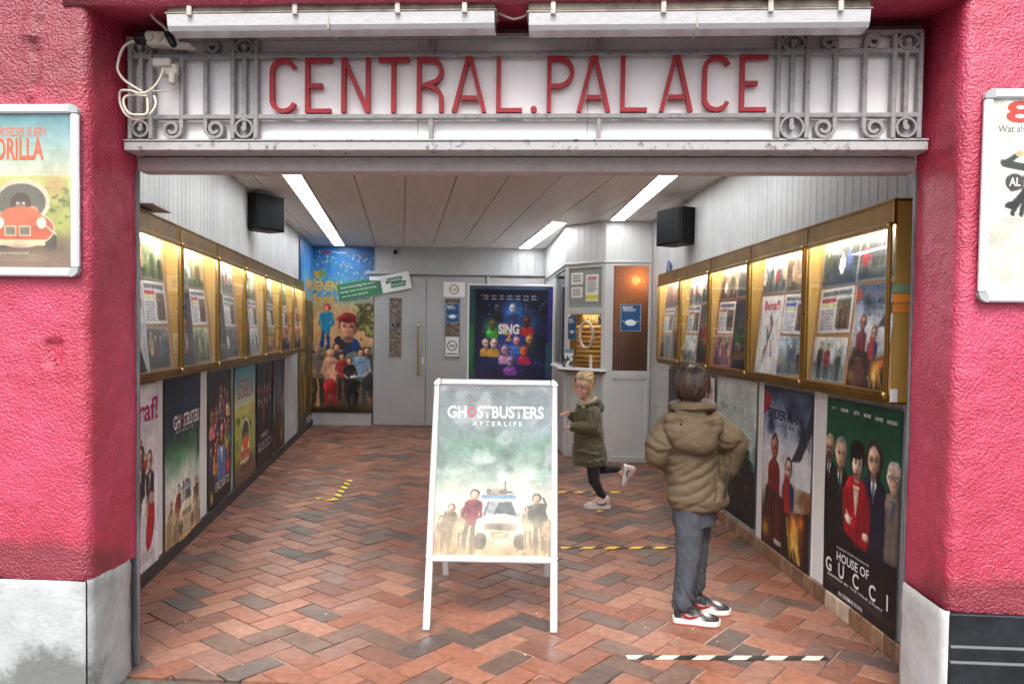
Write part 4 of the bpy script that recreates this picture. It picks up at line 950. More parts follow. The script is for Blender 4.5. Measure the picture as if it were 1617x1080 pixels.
c.line(.31, .45, .33, .60, .085, (148, 16, 34)); c.line(.60, .46, .615, .62, .085, (140, 14, 30)); c.line(.34, .61, .60, .665, .075, (166, 20, 38)); c.line(.60, .60, .40, .64, .07, (140, 14, 32))
c.ell(.355, .578, .048, .026, (232, 200, 180), rot=.5); c.ell(.60, .62, .042, .024, (232, 200, 180))
for k in range(4): c.line(.36 + k * .014, .565, .325 + k * .014, .535 + .008 * k, .011, (232, 200, 180))
c.sh = 0.
for k in range(16): x = c.rng.rand(); c.line(x, .45, x + .03 * (c.rng.rand() - .5), .7, .008, (8, 8, 12), .35)
c.mix(np.clip((c.v - .64) * 9, 0, 1) * (1 - np.clip(1 - np.abs(c.u - .46) * 5, 0, 1) * np.clip((.72 - c.v) * 12, 0, 1)), (10, 11, 14)); credits_block(c, .915, .95, 4, (120, 120, 126), .04, .96)
W_ = (236, 236, 240)
tx = [('GAGA', .1, .047, .014, W_), ('DRIVER', .26, .05, .017, W_, dict(bold=.03)), ('LETO', .43, .05, .017, W_, dict(bold=.03)), ('IRONS', .58, .052, .017, W_, dict(bold=.03)), ('HAYEK', .74, .056, .017, W_, dict(bold=.03)), ('PACINO', .9, .058, .017, W_, dict(bold=.03)),
      ('A LEGACY WORTH KILLING FOR', .44, .742, .011, W_, dict(fit=.46)), ('HOUSE OF', .44, .785, .046, W_, dict(fit=.46, bold=.015))] + [(ch, x, .852, .074, W_, dict(bold=.02, sx=.95)) for ch, x in (('G', .09), ('U', .28), ('C', .49), ('C', .72), ('I', .91))] + [
      ('INSPIRED BY THE TRUE STORY', .47, .902, .013, W_, dict(fit=.78, bold=.01)), ('IN CINEMAS SOON', .42, .968, .022, W_, dict(fit=.34, bold=.015))]
wposter(WR(4.25, .012, .085), w, h, c, 'dark green and black poster of five people, a woman in red, nearest street on right', tx, curl=.005)
# R2
w, h = .775, 1.07; c = Cv(w, h, 150, seed=8); art_sky(c); c.rect(.28, .93, .45, .96, (200, 200, 200), .8)
wposter(WR(5.215, .012, .09), w, h, c, 'pale sky poster with two figures above orange flames, second from street on right', [('SPIDER-MAN', .45, .165, .062, (30, 22, 60), dict(fit=.72, bold=.025)), ('NO WAY HOME', .5, .225, .02, (40, 40, 60), dict(fit=.36))], seed=3)
# R3
w, h = .87, 1.05; c = Cv(w, h, 120, seed=9); c.grad([(0, (214, 218, 216)), (.3, (190, 202, 200)), (.46, (120, 160, 160)), (.6, (40, 84, 84)), (.78, (14, 30, 30)), (1, (10, 16, 14))])
c.glow(.78, .42, .3, (210, 232, 226)); c.mix((c.noise(6, 10, 3) - .5) * 2 * (c.v > .4), (20, 60, 56))
for k in range(12): x = .05 + .08 * k; c.man(x, .42 + .07 * (k % 3), .35, (14, 22, 22), (12, 16, 16), skin=(60, 80, 76), hair=(10, 14, 14))
for k in range(60): x, y = c.rng.rand(), .65 + .3 * c.rng.rand(); c.rect(x, y, x + .012, y + .02, (120, 180, 160), .7)
wposter(WR(6.22, .012, .12), w, h, c, 'pale to teal poster with dark standing silhouettes, just behind the boy', [('MATRIX', .42, .22, .045, (120, 140, 140), dict(fit=.6, space=1.4))], seed=4, curl=.008)
# R4, R5
w, h = .7, 1.0; c = Cv(w, h, 70, (232, 230, 232), seed=10); troupe(c, .6, .25, .6)
wposter(WR(7.02, .012, .14), w, h, c, 'white poster with small tumbling figures, hidden by the boy in part', [('8eraf!', .6, .14, .09, (190, 30, 70), dict(fit=.6))], seed=5)
c = Cv(.66, 1., 50, seed=11); c.grad([(0, (40, 36, 40)), (.5, (60, 50, 50)), (1, (16, 16, 20))]); c.mix(c.noise(5) * .5, (30, 36, 60)); c.bust(.5, .4, .14, (30, 26, 30))
wposter(WR(7.9, .012, .14), .66, 1., c, 'dark poster farthest from the street on the right wall', seed=6)
# left wall L1..L7
w, h = .74, 1.13; c = Cv(w, h, 130, (236, 236, 242), seed=12)
troupe(c, .62, .28, .6)
c.bust(.82, .40, .06, (26, 26, 34), drop=.12, wide=1.6); c.bust(.6, .36, .06, (30, 34, 44), drop=.16, wide=1.7); c.man(.8, .52, .2, (60, 50, 80), (150, 30, 44), arms=2); c.ell(.82, .74, .09, .2, (176, 30, 46), rot=.3); c.ell(.85, .60, .06, .05, (200, 160, 140)); credits_block(c, .86, .92, 3, (150, 110, 120))
wposter(WL(3.86, .012, .035), w, h, c, 'white poster with magenta lettering and tumbling people, nearest the street on the left', [('8eraf!', .60, .13, .13, (188, 24, 118), dict(fit=.8, bold=.02))], seed=7)
w, h = .80, 1.09; c = Cv(w, h, 140, seed=13); green_sky(c, False); cast(c, .64); c.mix(np.clip((.66 - c.v) * 0, 0, 1), (0, 0, 0))
wposter(WL(4.725, .012, .075), w, h, c, 'dark green and blue sky poster over a parked car, second from street on left', [('GH', .30, .265, .085, W_, dict(fit=.17, bold=.025)), ('O', .425, .265, .07, (190, 60, 64), dict(bold=.04, fit=.07)), ('STBUSTERS', .715, .265, .085, W_, dict(fit=.48, bold=.025)), ('AFTERLIFE', .52, .325, .022, W_, dict(fit=.5, space=1.5)), ('ONLY IN CINEMAS', .55, .94, .018, W_)], seed=8, curl=.006)
w, h = .77, 1.05; c = Cv(w, h, 110, seed=14); c.grad([(0, (26, 36, 60)), (.2, (60, 40, 40)), (.6, (50, 46, 60)), (1, (22, 26, 20))]); c.mix((c.noise(8) - .45) * 3, (40, 70, 40))
r = c.rng; cols = [(180, 60, 50), (60, 90, 160), (220, 150, 60), (120, 60, 120), (70, 130, 130), (210, 120, 120), (230, 200, 150), (50, 60, 110)]
for k in range(26): c.bust(.12 + .76 * r.rand(), .12 + .6 * k / 26 + .05 * r.rand(), .045 + .02 * r.rand(), cols[r.randint(8)], hair=(50 + r.randint(60), 34, 30), skin=(190 - r.randint(60), 130 - r.randint(30), 96), shirt=None, drop=.1, wide=1.7)
c.bust(.55, .47, .09, (90, 120, 170), hair=(30, 24, 24), skin=(180, 126, 90), hairstyle=1, drop=.3); c.mix(np.clip((c.v - .8) * 6, 0, .8), (20, 24, 30)); c.glow(.15, .93, .08, (230, 200, 60))
wposter(WL(5.735, .012, .1), w, h, c, 'crowded colourful poster of many small people, third from the street on the left', [('ENCANTO', .6, .87, .07, (210, 200, 190), dict(fit=.62, bold=.02))], seed=9)
def hills(c, hi=.42):
    c.grad([(0, (60, 130, 150)), (.15, (130, 180, 186)), (hi, (224, 226, 190)), (hi + .02, (196, 196, 96)), (.75, (160, 164, 70)), (.84, (120, 96, 76)), (1, (104, 80, 64))])
    n = c.noise(7, 9, 4); c.mix((n - .5) * 4 * ((c.v > hi) & (c.v < .84)), (116, 140, 60)); m = c.noise(20, 24, 2); c.mix((m - .6) * 6 * ((c.v > hi + .02) & (c.v < .82)), (80, 100, 50))
    for k in range(5): c.ell(.1 + .2 * k, hi + .04, .2, .05, (206, 208, 110), op=.8)
    c.glow(.85, hi + .06, .12, (200, 130, 90), .6)
def redcar(c, cx, cy, s):
    """front view of a small rounded red car leaning on a slope with a dark driver"""
    a = c.a; X = lambda x: cx + x * s; Yv = lambda y: cy + y * s / a
    c.ell(X(.05), Yv(.98), s * 1.15, s * .2, (96, 70, 54), soft=.4)
    for x in (-.75, .62): c.ell(X(x + .22), Yv(.72), s * .2, s * .34, (54, 50, 44))
    c.ell(X(.05), Yv(-.38), s * .80, s * .62, (228, 214, 180)); c.ell(X(.02), Yv(-.36), s * .70, s * .52, (86, 84, 74))
    c.ell(X(0), Yv(-.30), s * .3, s * .34, (60, 46, 42)); c.ell(X(0), Yv(-.2), s * .16, s * .18, (120, 96, 84))
    for q in (-.09, .09): c.ell(X(q), Yv(-.34), s * .035, s * .035, (235, 230, 215))
    c.ell(X(.34), Yv(-.12), s * .17, s * .14, (214, 140, 90)); c.ell(X(.56), Yv(.05), s * .14, s * .12, (226, 210, 180))
    c.ell(X(0), Yv(.36), s * .98, s * .52, (232, 216, 184)); c.ell(X(0), Yv(.36), s * .94, s * .48, (206, 74, 46)); c.ell(X(0), Yv(.05), s * .62, s * .3, (216, 90, 58))
    for q in (-.3, .12): c.rect(X(q - .17), Yv(.28), X(q + .17), Yv(.56), (232, 216, 184)); c.rect(X(q - .14), Yv(.31), X(q + .14), Yv(.53), (110, 100, 80))
    for q in (-.62, .60): c.ell(X(q), Yv(.2), s * .14, s * .16, (244, 236, 214))
    c.rect(X(-.95), Yv(.66), X(.7), Yv(.82), (226, 204, 160)); c.line(X(.76), Yv(.3), X(1.0), Yv(.5), s * .05, (232, 216, 184))
w, h = .86, 1.06; c = Cv(w, h, 90, seed=15); hills(c, .34); redcar(c, .5, .66, .26)
wposter(WL(6.615, .012, .085), w, h, c, 'blue and yellow green poster with red car, fourth from the street on left', [('MIJN MOEDER IS EEN', .5, .12, .04, (214, 110, 80), dict(fit=.66)), ('GORILLA', .5, .21, .13, (206, 84, 60), dict(fit=.74))], seed=10)
w, h = .84, 1.04; c = Cv(w, h, 80, (14, 14, 18), seed=16)
for k in range(5): c.bust(.14 + .18 * k, .26 + .03 * (k % 2), .06, (24, 24, 28) if k != 2 else (130, 24, 36), skin=(150, 104, 84), drop=.3)
c.mix(np.clip((c.v - .52) * 8, 0, 1), (12, 12, 15))
wposter(WL(7.56, .012, .1), w, h, c, 'black poster with small faces and white lettering, fifth from the street on the left', [('HOUSE OF', .5, .72, .045, W_, dict(fit=.45)), ('G U C C I', .5, .82, .085, W_, dict(fit=.84))], seed=11)
w, h = .78, 1.04; c = Cv(w, h, 80, seed=17); art_sky(c); c.px *= .55
wposter(WL(8.46, .012, .1), w, h, c, 'dim poster with two figures and a little orange, sixth from the street on the left', seed=12)
c = Cv(.85, 1.06, 60, seed=18); c.grad([(0, (60, 50, 40)), (.4, (40, 30, 28)), (1, (30, 26, 20))]); c.mix((c.noise(6, 12) - .5) * 4, (120, 84, 40)); c.rect(0, 0, .06, 1, (200, 170, 60))
wposter(WL(10.40, .012, .07), .85, 1.06, c, 'dark brown poster with a yellow edge, last on the left before the corner', seed=13)
# white strips between the posters
for i, (M_, x0, x1, lab) in enumerate(((WL(4.6, .0), 0.0, .10, 'left wall beside the white poster'), (WL(5.53, .0), 0, .2, 'left wall beside the dark green poster'), (WR(4.44, .0), 0, .16, 'right wall between the green and the pale sky poster'), (WR(5.33, .0), 0, .1, 'right wall between the pale sky and the teal poster'))):
    b = MB(); b.box(x0 + .004, x1, -.010, -.001, .09, 1.19, .002); b.box(x0 + .02, x0 + .03, -.014, -.0102, .09, 1.19, .001)
    tag(b.build('cover_board', m_white, M=M_), 'narrow white cover board on the ' + lab, 'board', 'white cover boards between posters')

# pictures on the pillars outside
def clip_frame(M, w, h, label, group=None, fw=.034):
    t = thing('poster_holder', label, 'poster holder', M, group); D = .02
    for nm, q in (('top', (fw, w - fw, h - fw, h)), ('bottom', (fw, w - fw, 0, fw)), ('side', (0, fw, fw, h - fw)), ('side', (w - fw, w, fw, h - fw))):
        b = MB(); b.box(q[0], q[1], -D, 0, q[2], q[3], .006); b.build('frame_profile', m_alu, t)
    for x in (0, w - fw):
        for z in (0, h - fw):
            b = MB(); cx, cz = (x + fw if x == 0 else x), (z + fw if z == 0 else z)
            a0 = {(0, 0): 180, (1, 0): 270, (1, 1): 0, (0, 1): 90}[(int(x > 0), int(z > 0))]
            pts = [(cx, cz)] + [(cx + fw * 1.02 * math.cos(math.radians(a0 + k * 15)), cz + fw * 1.02 * math.sin(math.radians(a0 + k * 15))) for k in range(7)]
            b.prism(pts, -D - .001, 0); b.build('corner_cap', m_alup, t)
    b = MB(); b.box(fw, w - fw, -.004, -.001, fw, h - fw); b.build('back_panel', m_white, t)
    b = MB(); b.box(fw, w - fw, -.0125, -.0115, fw, h - fw); b.build('cover_sheet', m_glass, t)
    return t
clip_frame(F @ T(-2.21, -.352, 1.69), .54, .665, 'silver clip frame on the left red pillar holding a red car poster')
w, h = .472, .597; c = Cv(w, h, 330, seed=20); hills(c, .4); redcar(c, .56, .66, .30); c.mix(np.clip((c.v - .86) * 20, 0, 1), (120, 92, 76)); credits_block(c, .91, .96, 3, (170, 150, 120), .2, .9); c.px = c.px * (.8 + .3 * c.noise(9, None, 4)[..., None] + .12 * c.noise(50, None, 2)[..., None] - .1); c.mix(np.ones_like(c.u) * .22, (240, 232, 214))
sheet('poster', c, F @ T(-2.176, -.3575, 1.724), 'poster of a small red car on yellow hills, in the left pillar frame', 'poster', None,
      [('MIJN MOEDER IS EEN', .50, .115, .034, (226, 126, 84), dict(fit=.56, bold=.015)), ('GORILLA', .50, .225, .08, (222, 104, 66), dict(fit=.52, bold=.025)), ('NU IN DE BIOSCOOP', .5, .905, .007, (236, 226, 200), dict(fit=.26))], curl=.0006)
clip_frame(F @ T(1.712, -.352, 1.632), .60, .765, 'silver clip frame on the right red pillar, its lower half blank')
w, h = .532, .697; c = Cv(w, h, 300, (232, 228, 216), seed=21)
c.rect(0, .655, 1, 1, (226, 222, 206)); c.line(0, .655, 1, .655, .004, (190, 184, 170)); c.man(.58, .13, .3, (60, 70, 70), (50, 100, 120), skin=(226, 172, 140), arms=2, lean=-.06); c.man(.32, .3, .3, (52, 56, 54), (40, 40, 44), skin=(226, 172, 140), hair=(120, 70, 44), arms=2, lean=-.14); c.man(.72, .26, .34, (130, 40, 50), (40, 40, 50), arms=2, lean=.1)
c.line(.28, .36, .08, .33, .05, (50, 60, 54)); c.line(.08, .33, .18, .285, .035, (50, 60, 54)); c.ell(.19, .28, .03, .022, (226, 172, 140)); c.line(.26, .46, .17, .54, .06, (34, 34, 38)); c.ell(.15, .548, .05, .03, (26, 26, 30))
c.ell(.16, .425, .062, .062, (64, 62, 60)); credits_block(c, .61, .64, 2, (160, 156, 148), .05, .95)
sheet('poster', c, F @ T(1.746, -.3575, 1.666), 'cream poster with red lettering and dark jackets, in the right pillar frame', 'poster', None,
      [('8eraf!', .52, .065, .072, (206, 60, 44), dict(fit=.86, bold=.025)), ('Wat als', .13, .152, .024, (110, 120, 124), dict(fit=.18)), ('AL', .16, .425, .03, (232, 228, 216), dict(fit=.075, bold=.02))], curl=.0006)

# ------------------------------------------------------------------ back of the lobby
MBK = T(0, BY, 0)
dd = thing('double_door', 'grey double door with two narrow windows in the back wall', 'door', T(-1.35, BY, 0))
def leaf(x0, x1, wx0, wx1, glassm):
    b = MB(); z0, z1, y0, y1 = .012, 2.335, .0, .045; a, c, l, h = wx0, wx1, 1.075, 2.0
    b.box(x0, a, y0, y1, z0, z1); b.box(c, x1, y0, y1, z0, z1); b.box(a, c, y0, y1, z0, l); b.box(a, c, y0, y1, h, z1)
    lf = b.build('door_leaf', m_door, dd); q = .022
    b = MB(); b.box(a - q, a, -.010, -.0005, l - q, h + q, .003); b.box(c, c + q, -.010, -.0005, l - q, h + q, .003); b.box(a, c, -.010, -.0005, l - q, l, .003); b.box(a, c, -.010, -.0005, h, h + q, .003); b.build('window_trim', m_door, lf)
    b = MB(); b.box(a, c, .014, .022, l, h); b.build('window_pane', glassm, lf); return lf
m_text = mat('brown_textured_glass', S(96, 80, 66), .25, c2=S(150, 136, 122), nscale=42, thr=(.48, .56), bump=.8, bscale=60, detail=2)
lf1 = leaf(-.845, -.004, -.575, -.385, m_text); lf2 = leaf(.004, .915, .295, .525, m_text)
b = MB(); b.box(-.10, .10, .002, .012, 1.50, 1.64)
b = MB(); b.tube(smoothp([(-.115, -.002, 1.60), (-.115, -.05, 1.60), (-.115, -.055, 1.56), (-.115, -.055, .86), (-.115, -.05, .82), (-.115, -.002, .82)], 4), .016, 12); b.build('handle', m_brass, lf1, True)
b = MB(); b.cyl((-.05, -.001, 1.03), (-.05, -.02, 1.03), .02); b.box(-.065, -.035, -.004, -.0005, .98, 1.08); b.build('lock_plate', m_alu, lf1)
b = MB(); b.box(.99, 1.84, .0, .045, .012, 2.335)
b.box(1.06, 1.78, -.006, -.0005, 1.25, 2.24, .002); b.box(1.06, 1.78, -.006, -.0005, .15, 1.12, .002)
dr = b.build('service_door', m_door, M=T(-1.35, BY, 0)); tag(dr, 'plain grey door in the back wall behind the large dark poster board', 'door')
# wrap-around banner in the left corner
def banner():
    w, h = 1.46 + .95, 2.58; c = Cv(w, h, 95, seed=30); u0 = 1.46 / w; a = c.a
    c.grad([(0, (40, 100, 160)), (.15, (62, 128, 182)), (.28, (100, 150, 176)), (.36, (190, 160, 120)), (.45, (226, 178, 110)), (.58, (206, 160, 120)), (.62, (150, 120, 90)), (.9, (130, 106, 80)), (1, (70, 58, 46))])
    c.mix((c.noise(4, None, 4) - .5) * 3 * (c.v < .32), (24, 70, 130)); X = lambda x: u0 + x * (1 - u0)
    for k in range(150): x, y = c.rng.rand(), .34 * c.rng.rand() ** .8; c.ell(X(x), y + .02, .004 + .004 * c.rng.rand(), .003, [(240, 220, 120), (200, 220, 230), (120, 190, 120), (230, 190, 90)][c.rng.randint(4)], rot=c.rng.rand() * 3)
    n = c.noise(26, None, 3); c.mix((n - .42) * 8 * ((c.u > X(.66)) & (c.v > .34) & (c.v < .56)) * np.clip((c.u - X(.64)) * 20, 0, 1), (74, 74, 40)); c.mix((n - .6) * 8 * ((c.u > X(.68)) & (c.v > .34) & (c.v < .54)), (140, 150, 80))
    c.ell(X(.06), .165, .02, .022, (200, 160, 50)); c.ell(X(.14), .16, .022, .022, (110, 140, 60))
    c.man(X(.24), .345, .30, (40, 130, 170), (30, 70, 120), skin=(206, 140, 100), hair=(160, 40, 40), arms=1, lean=-.02); c.rect(X(.2), .40, X(.3), .52, (40, 130, 170))
    c.bust(X(.58), .475, .058, (40, 70, 130), hair=(96, 50, 40), skin=(206, 140, 112), shirt=(60, 60, 70), drop=.06, wide=1.5); c.sh = .45; c.ell(X(.575), .425, .060, .034, (150, 40, 46)); c.ell(X(.52), .437, .05, .012, (120, 30, 38)); c.line(X(.42), .56, X(.5), .60, .05, (46, 46, 60)); c.ell(X(.42), .63, .03, .02, (210, 150, 120))
    c.poly([(X(.5), .66), (X(1.), .59), (X(1.), .78), (X(.6), .8)], (150, 150, 120), .8)
    c.man(X(.4), .58, .3, (70, 66, 70), (40, 40, 46), skin=(200, 150, 120)); c.man(X(.9), .6, .3, (90, 80, 70), (50, 50, 56))
    for (x, t, hh, ca, cb, sk, hr_) in ((.03, .64, .32, (220, 140, 50), (210, 150, 110), (200, 130, 100), (40, 30, 30)), (.1, .60, .34, (120, 110, 100), (60, 56, 50), (206, 150, 120), (150, 140, 130)), (.3, .62, .34, (216, 160, 130), (170, 50, 56), (216, 160, 130), (210, 170, 110)), (.5, .64, .28, (150, 50, 50), (60, 50, 50), (200, 140, 110), (60, 36, 30)), (.8, .61, .34, (130, 160, 190), (70, 70, 80), (206, 156, 130), (36, 26, 24)), (.62, .67, .26, (44, 42, 46), (70, 66, 60), (216, 164, 136), (110, 76, 50))):
        c.man(X(x), t, hh, ca, cb, skin=sk, hair=hr_, arms=2)
    c.ell(X(.3), .845, .045, .05, (180, 50, 56)); c.ell(X(.66), .79, .022, .022, (210, 210, 200)); c.ell(X(.66), .9, .035, .085, (30, 28, 30)); c.ell(X(.66), .93, .018, .05, (70, 66, 62)); c.line(X(.5), .8, X(.8), .79, .012, (60, 56, 52)); c.ell(X(.66), .82, .05, .025, (40, 38, 40)); c.ell(X(.92), .82, .05, .05, (50, 50, 54))
    c.mix(((c.u < u0) & (c.v > .33)) * .9, (70, 62, 44)); c.mix((c.u < u0) * (c.v > .33) * (c.noise(14) > .5) * .6, (180, 150, 60))
    c.mix(np.clip((c.v - .96) * 30, 0, 1), (50, 42, 36)); c.rect(X(.14), .028, X(.3), .042, (150, 40, 50)); c.rect(X(.32), .03, X(.55), .038, (180, 200, 220), .7)
    yel = (214, 170, 70)
    tx = [('OENEN', u0 + .17 * (1 - u0), .235, .14, yel, dict(fit=.185, bold=.035)), ('KAMPI', u0 - .2, .235, .14, yel, dict(fit=.3, bold=.035)), ('Roma!', X(.17), .31, .13, yel, dict(fit=.13, bold=.025)), ('!', X(.43), .225, .15, (190, 200, 90), dict(rot=-.3))]
    k = 1.46
    def bend(V):
        V = V.copy(); x = V[:, 0] - k; off = V[:, 1].copy(); L_ = x < 0
        corner = np.array([-1.545 + LB * BY + .012, BY - .012])
        dl = np.array([LB, 1.]) / KL
        X_ = np.where(L_, corner[0] + dl[0] * x - off * dl[1], corner[0] + x); Y_ = np.where(L_, corner[1] + dl[1] * x + off * dl[0], corner[1] + off)
        V[:, 0] = X_; V[:, 1] = Y_; return V
    sheet('banner', c, T(0, 0, .20), 'tall blue and sepia film banner folded round the left corner of the back wall', 'banner', None, tx, curl=.006, bend=bend, seed=31)
banner()
# diagonal green and white strip, papers, closer, sensor
def flat(name, label, cat, M, w, h, cvf, texts=(), m=None, dens=110, group=None, curl=.001):
    c = Cv(w, h, dens, (238, 238, 236), seed=hash(name) % 97 if False else len(name)); cvf(c); return sheet(name, c, M, label, cat, group, texts, curl=curl, m=m)
Wt = (240, 240, 238)
flat('notice_strip', 'tilted green and white notice strip taped across the banner and the door', 'notice', T(-2.70, BY - .035, 1.93) @ RY(-.20), 1.15, .27,
     lambda c: (c.rect(0, 0, .6, 1, (52, 122, 84)), c.poly([(.68, .2), (.9, .2), (.88, .5), (.66, .5)], (50, 130, 90)), c.poly([(.74, .48), (.94, .48), (.92, .78), (.72, .78)], (40, 110, 76))),
     [('Vanaf woensdag kan jouw', .28, .25, .035, Wt, dict(fit=.48)), ('kaartje weer in de bioscoop', .28, .5, .035, Wt, dict(fit=.5)), ('tot en met januari', .22, .75, .035, Wt, dict(fit=.36)), ('CINEMA', .79, .36, .04, Wt, dict(fit=.18)), ('WELKOM', .82, .63, .04, Wt, dict(fit=.17))])
b = MB(); b.box(-2.235, -1.96, BY - .06, BY - .004, 2.262, 2.325, .006); tag(b.build('door_closer', m_white), 'small white door closer at the top of the grey door', 'door closer')
b = MB(); b.ell((-1.84, BY - .004, 2.715), (.03, .03, .035)); tag(b.build('sensor', m_black, smooth=True), 'small round black sensor above the double door', 'sensor')
flat('paper_notice', 'cream paper with a laurel ring at the top of the right door leaf', 'notice', T(-1.085, BY - .012, 2.03), .335, .235,
     lambda c: (c.ell(.5, .5, .23, .23, (150, 130, 70)), c.ell(.5, .5, .19, .19, (238, 236, 226))), [('100', .5, .5, .06, (150, 130, 70))])
def maskp(c): c.rect(0, 0, 1, 1, (30, 84, 132)); c.ell(.5, .68, .27, .15, (236, 240, 242)); c.ell(.5, .68, .40, .16, (236, 240, 242), op=.0); c.line(.1, .62, .24, .66, .03, (236, 240, 242)); c.line(.9, .62, .76, .66, .03, (236, 240, 242)); c.rect(0, 0, 1, .02, (236, 240, 242)); c.rect(0, .98, 1, 1, (236, 240, 242)); c.rect(0, 0, .03, 1, (236, 240, 242)); c.rect(.97, 0, 1, 1, (236, 240, 242))
MK = [('MASKER', .36, .15, .03, Wt, dict(fit=.5, bold=.01)), ('VERPLICHT', .43, .25, .03, Wt, dict(fit=.64, bold=.01))]
flat('mask_notice', 'blue face mask notice behind the narrow window of the right door leaf', 'notice', T(-1.045, BY + .004, 1.63), .21, .30, maskp, MK)
flat('smoking_notice', 'white no smoking notice low in the window of the right door leaf', 'notice', T(-1.045, BY + .004, 1.10), .21, .31,
     lambda c: (c.ell(.5, .45, .38, .38, (90, 90, 92)), c.ell(.5, .45, .31, .31, (240, 240, 240)), c.line(.3, .5, .72, .42, .07, (120, 120, 124)), c.line(.26, .3, .74, .6, .05, (90, 90, 92)), c.rect(.1, .84, .9, .9, (110, 110, 112))))
flat('picture_card', 'small dark picture card in the window of the left door leaf', 'card', T(-1.905, BY + .006, 1.53), .15, .11, lambda c: (c.rect(0, 0, 1, 1, (40, 42, 44)), c.mix(c.noise(4) > .5, (130, 130, 132))))
# large dark poster board standing before the back wall
bs = thing('poster_board', 'large dark blue poster board standing in front of the service door', 'poster board', T(-.02, 10.25, 0) @ RZ(.05))
w, h = 1.13, 1.83
b = MB(); b.box(-w / 2 - .02, w / 2 + .02, 0, .03, .30, .30 + h, .004); b.build('panel', m_white, bs)
for x in (-w / 2 - .022, w / 2 - .003): b = MB(); b.box(x, x + .025, -.012, .034, .28, .305 + h, .004); b.build('edge_strip', m_alu, bs)
b = MB(); b.box(-w / 2, w / 2, -.012, .034, .283 + h, .31 + h, .004); b.build('top_strip', m_alu, bs)
for x in (-.42, .42): b = MB(); b.box(x - .02, x + .02, -.25, .3, 0, .03, .006); b.box(x - .018, x + .018, .005, .028, .03, .31); b.build('foot', m_alu, bs)
def sing(c):
    c.grad([(0, (10, 12, 26)), (.3, (18, 28, 66)), (.6, (20, 34, 84)), (1, (16, 14, 40))]); c.mix((c.noise(4) - .45) * 2, (8, 8, 20))
    c.rect(0, 0, .075, 1, (30, 70, 74)); c.rect(0, 0, 1, .035, (60, 84, 110)); c.rect(.94, 0, 1, 1, (54, 48, 130)); c.rect(.92, .42, 1, 1, (40, 90, 110)); c.rect(0, .3, .06, .7, (34, 110, 60))
    c.glow(.52, .2, .2, (60, 130, 220), .9); c.glow(.5, .4, .28, (40, 80, 190), .6); c.glow(.26, .32, .14, (80, 190, 110), .8); c.glow(.72, .28, .15, (60, 120, 200), .6); c.glow(.5, .5, .2, (90, 120, 230), .6)
    for k in range(70): c.ell(.08 + .84 * c.rng.rand(), .06 + .6 * c.rng.rand(), .004, .004, (200, 216, 250))
    F_ = [(.34, .17, .05, (30, 34, 40), (60, 66, 72)), (.52, .17, .05, (44, 60, 110), (150, 156, 168)), (.28, .29, .055, (60, 150, 60), (116, 96, 50)), (.69, .265, .06, (170, 36, 44), (90, 40, 40)), (.2, .43, .05, (196, 150, 60), (226, 180, 170)), (.30, .43, .055, (200, 150, 56), (232, 190, 180)), (.43, .48, .055, (206, 150, 190), (206, 150, 180)), (.57, .41, .05, (60, 110, 190), (216, 150, 160)), (.72, .40, .05, (40, 60, 70), (190, 140, 80)), (.66, .48, .06, (180, 30, 70), (210, 90, 60)), (.5, .56, .06, (150, 80, 180), (180, 140, 190))]
    for x, y, r, coat, face in F_: c.bust(x, y, r * .8, coat, hair=tuple(v * .7 for v in face), skin=face, shirt=None, drop=.06, wide=1.6)
    c.mix(np.clip((c.v - .6) * 5, 0, .85), (60, 20, 80)); c.mix(np.clip((c.v - .85) * 8, 0, .9), (14, 12, 26))
    for i in range(2):
        for k in range(7): c.rect(.17 + .095 * k, .078 + i * .022, .23 + .095 * k, .086 + i * .022, (200, 204, 214), .8)
c = Cv(w, h, 110, seed=40); sing(c)
sheet('poster', c, T(-.02, 10.25, 0) @ RZ(.05) @ T(-w / 2, -.003, .30), 'dark blue poster with glowing portraits and the word SING, on the standing board', 'poster', None,
      [('ILLUMINATION', .43, .283, .018, (210, 100, 60), dict(fit=.1)), ('SING', .475, .325, .12, (236, 232, 224), dict(fit=.25, bold=.05)), ('2', .47, .38, .10, (226, 170, 60), dict(bold=.05))], m=mat('semi_gloss_print', attr=True, rough=.3), curl=.002)

# ------------------------------------------------------------------ ticket booth
P1, P2, P3, P4 = Vector((1.607, 8.84)), Vector((1.07, 8.84)), Vector((.64, 9.30)), Vector((.512, 11.88))
kb = thing('ticket_booth', 'angular grey ticket booth with lit window at the back right of the lobby', 'ticket booth', T(1.07, 9.2, 0))
KI = T(1.07, 9.2, 0).inverted()
def face(A, B): d = B - A; return T(A.x, A.y, 0) @ RZ(math.atan2(d.y, d.x)), d.length
Md, Ld = face(P2, P1); Mw, Lw = face(P3, P2); Ms, Ls = face(P4, P3)
def part(b, name, m, M, parent=None, **k):
    o = b.build(name, m, **k)
    if parent is None: o.parent = kb; o.matrix_local = KI @ M
    else: o.parent = parent; o.matrix_local = Matrix.Identity(4)
    return o
fz0, fz1 = 2.345, 2.798
for M_, L_ in ((Md, Ld), (Mw, Lw), (Ms, Ls)):
    b = MB(); grooved(b, L_, fz0, fz1, .10, .004, .004, .03); part(b, 'fascia', m_booth, M_)
    b = MB(); b.box(-.006, L_ + .006, -.014, .03, fz0 - .028, fz0 - .001, .004); part(b, 'cornice', m_booth, M_)
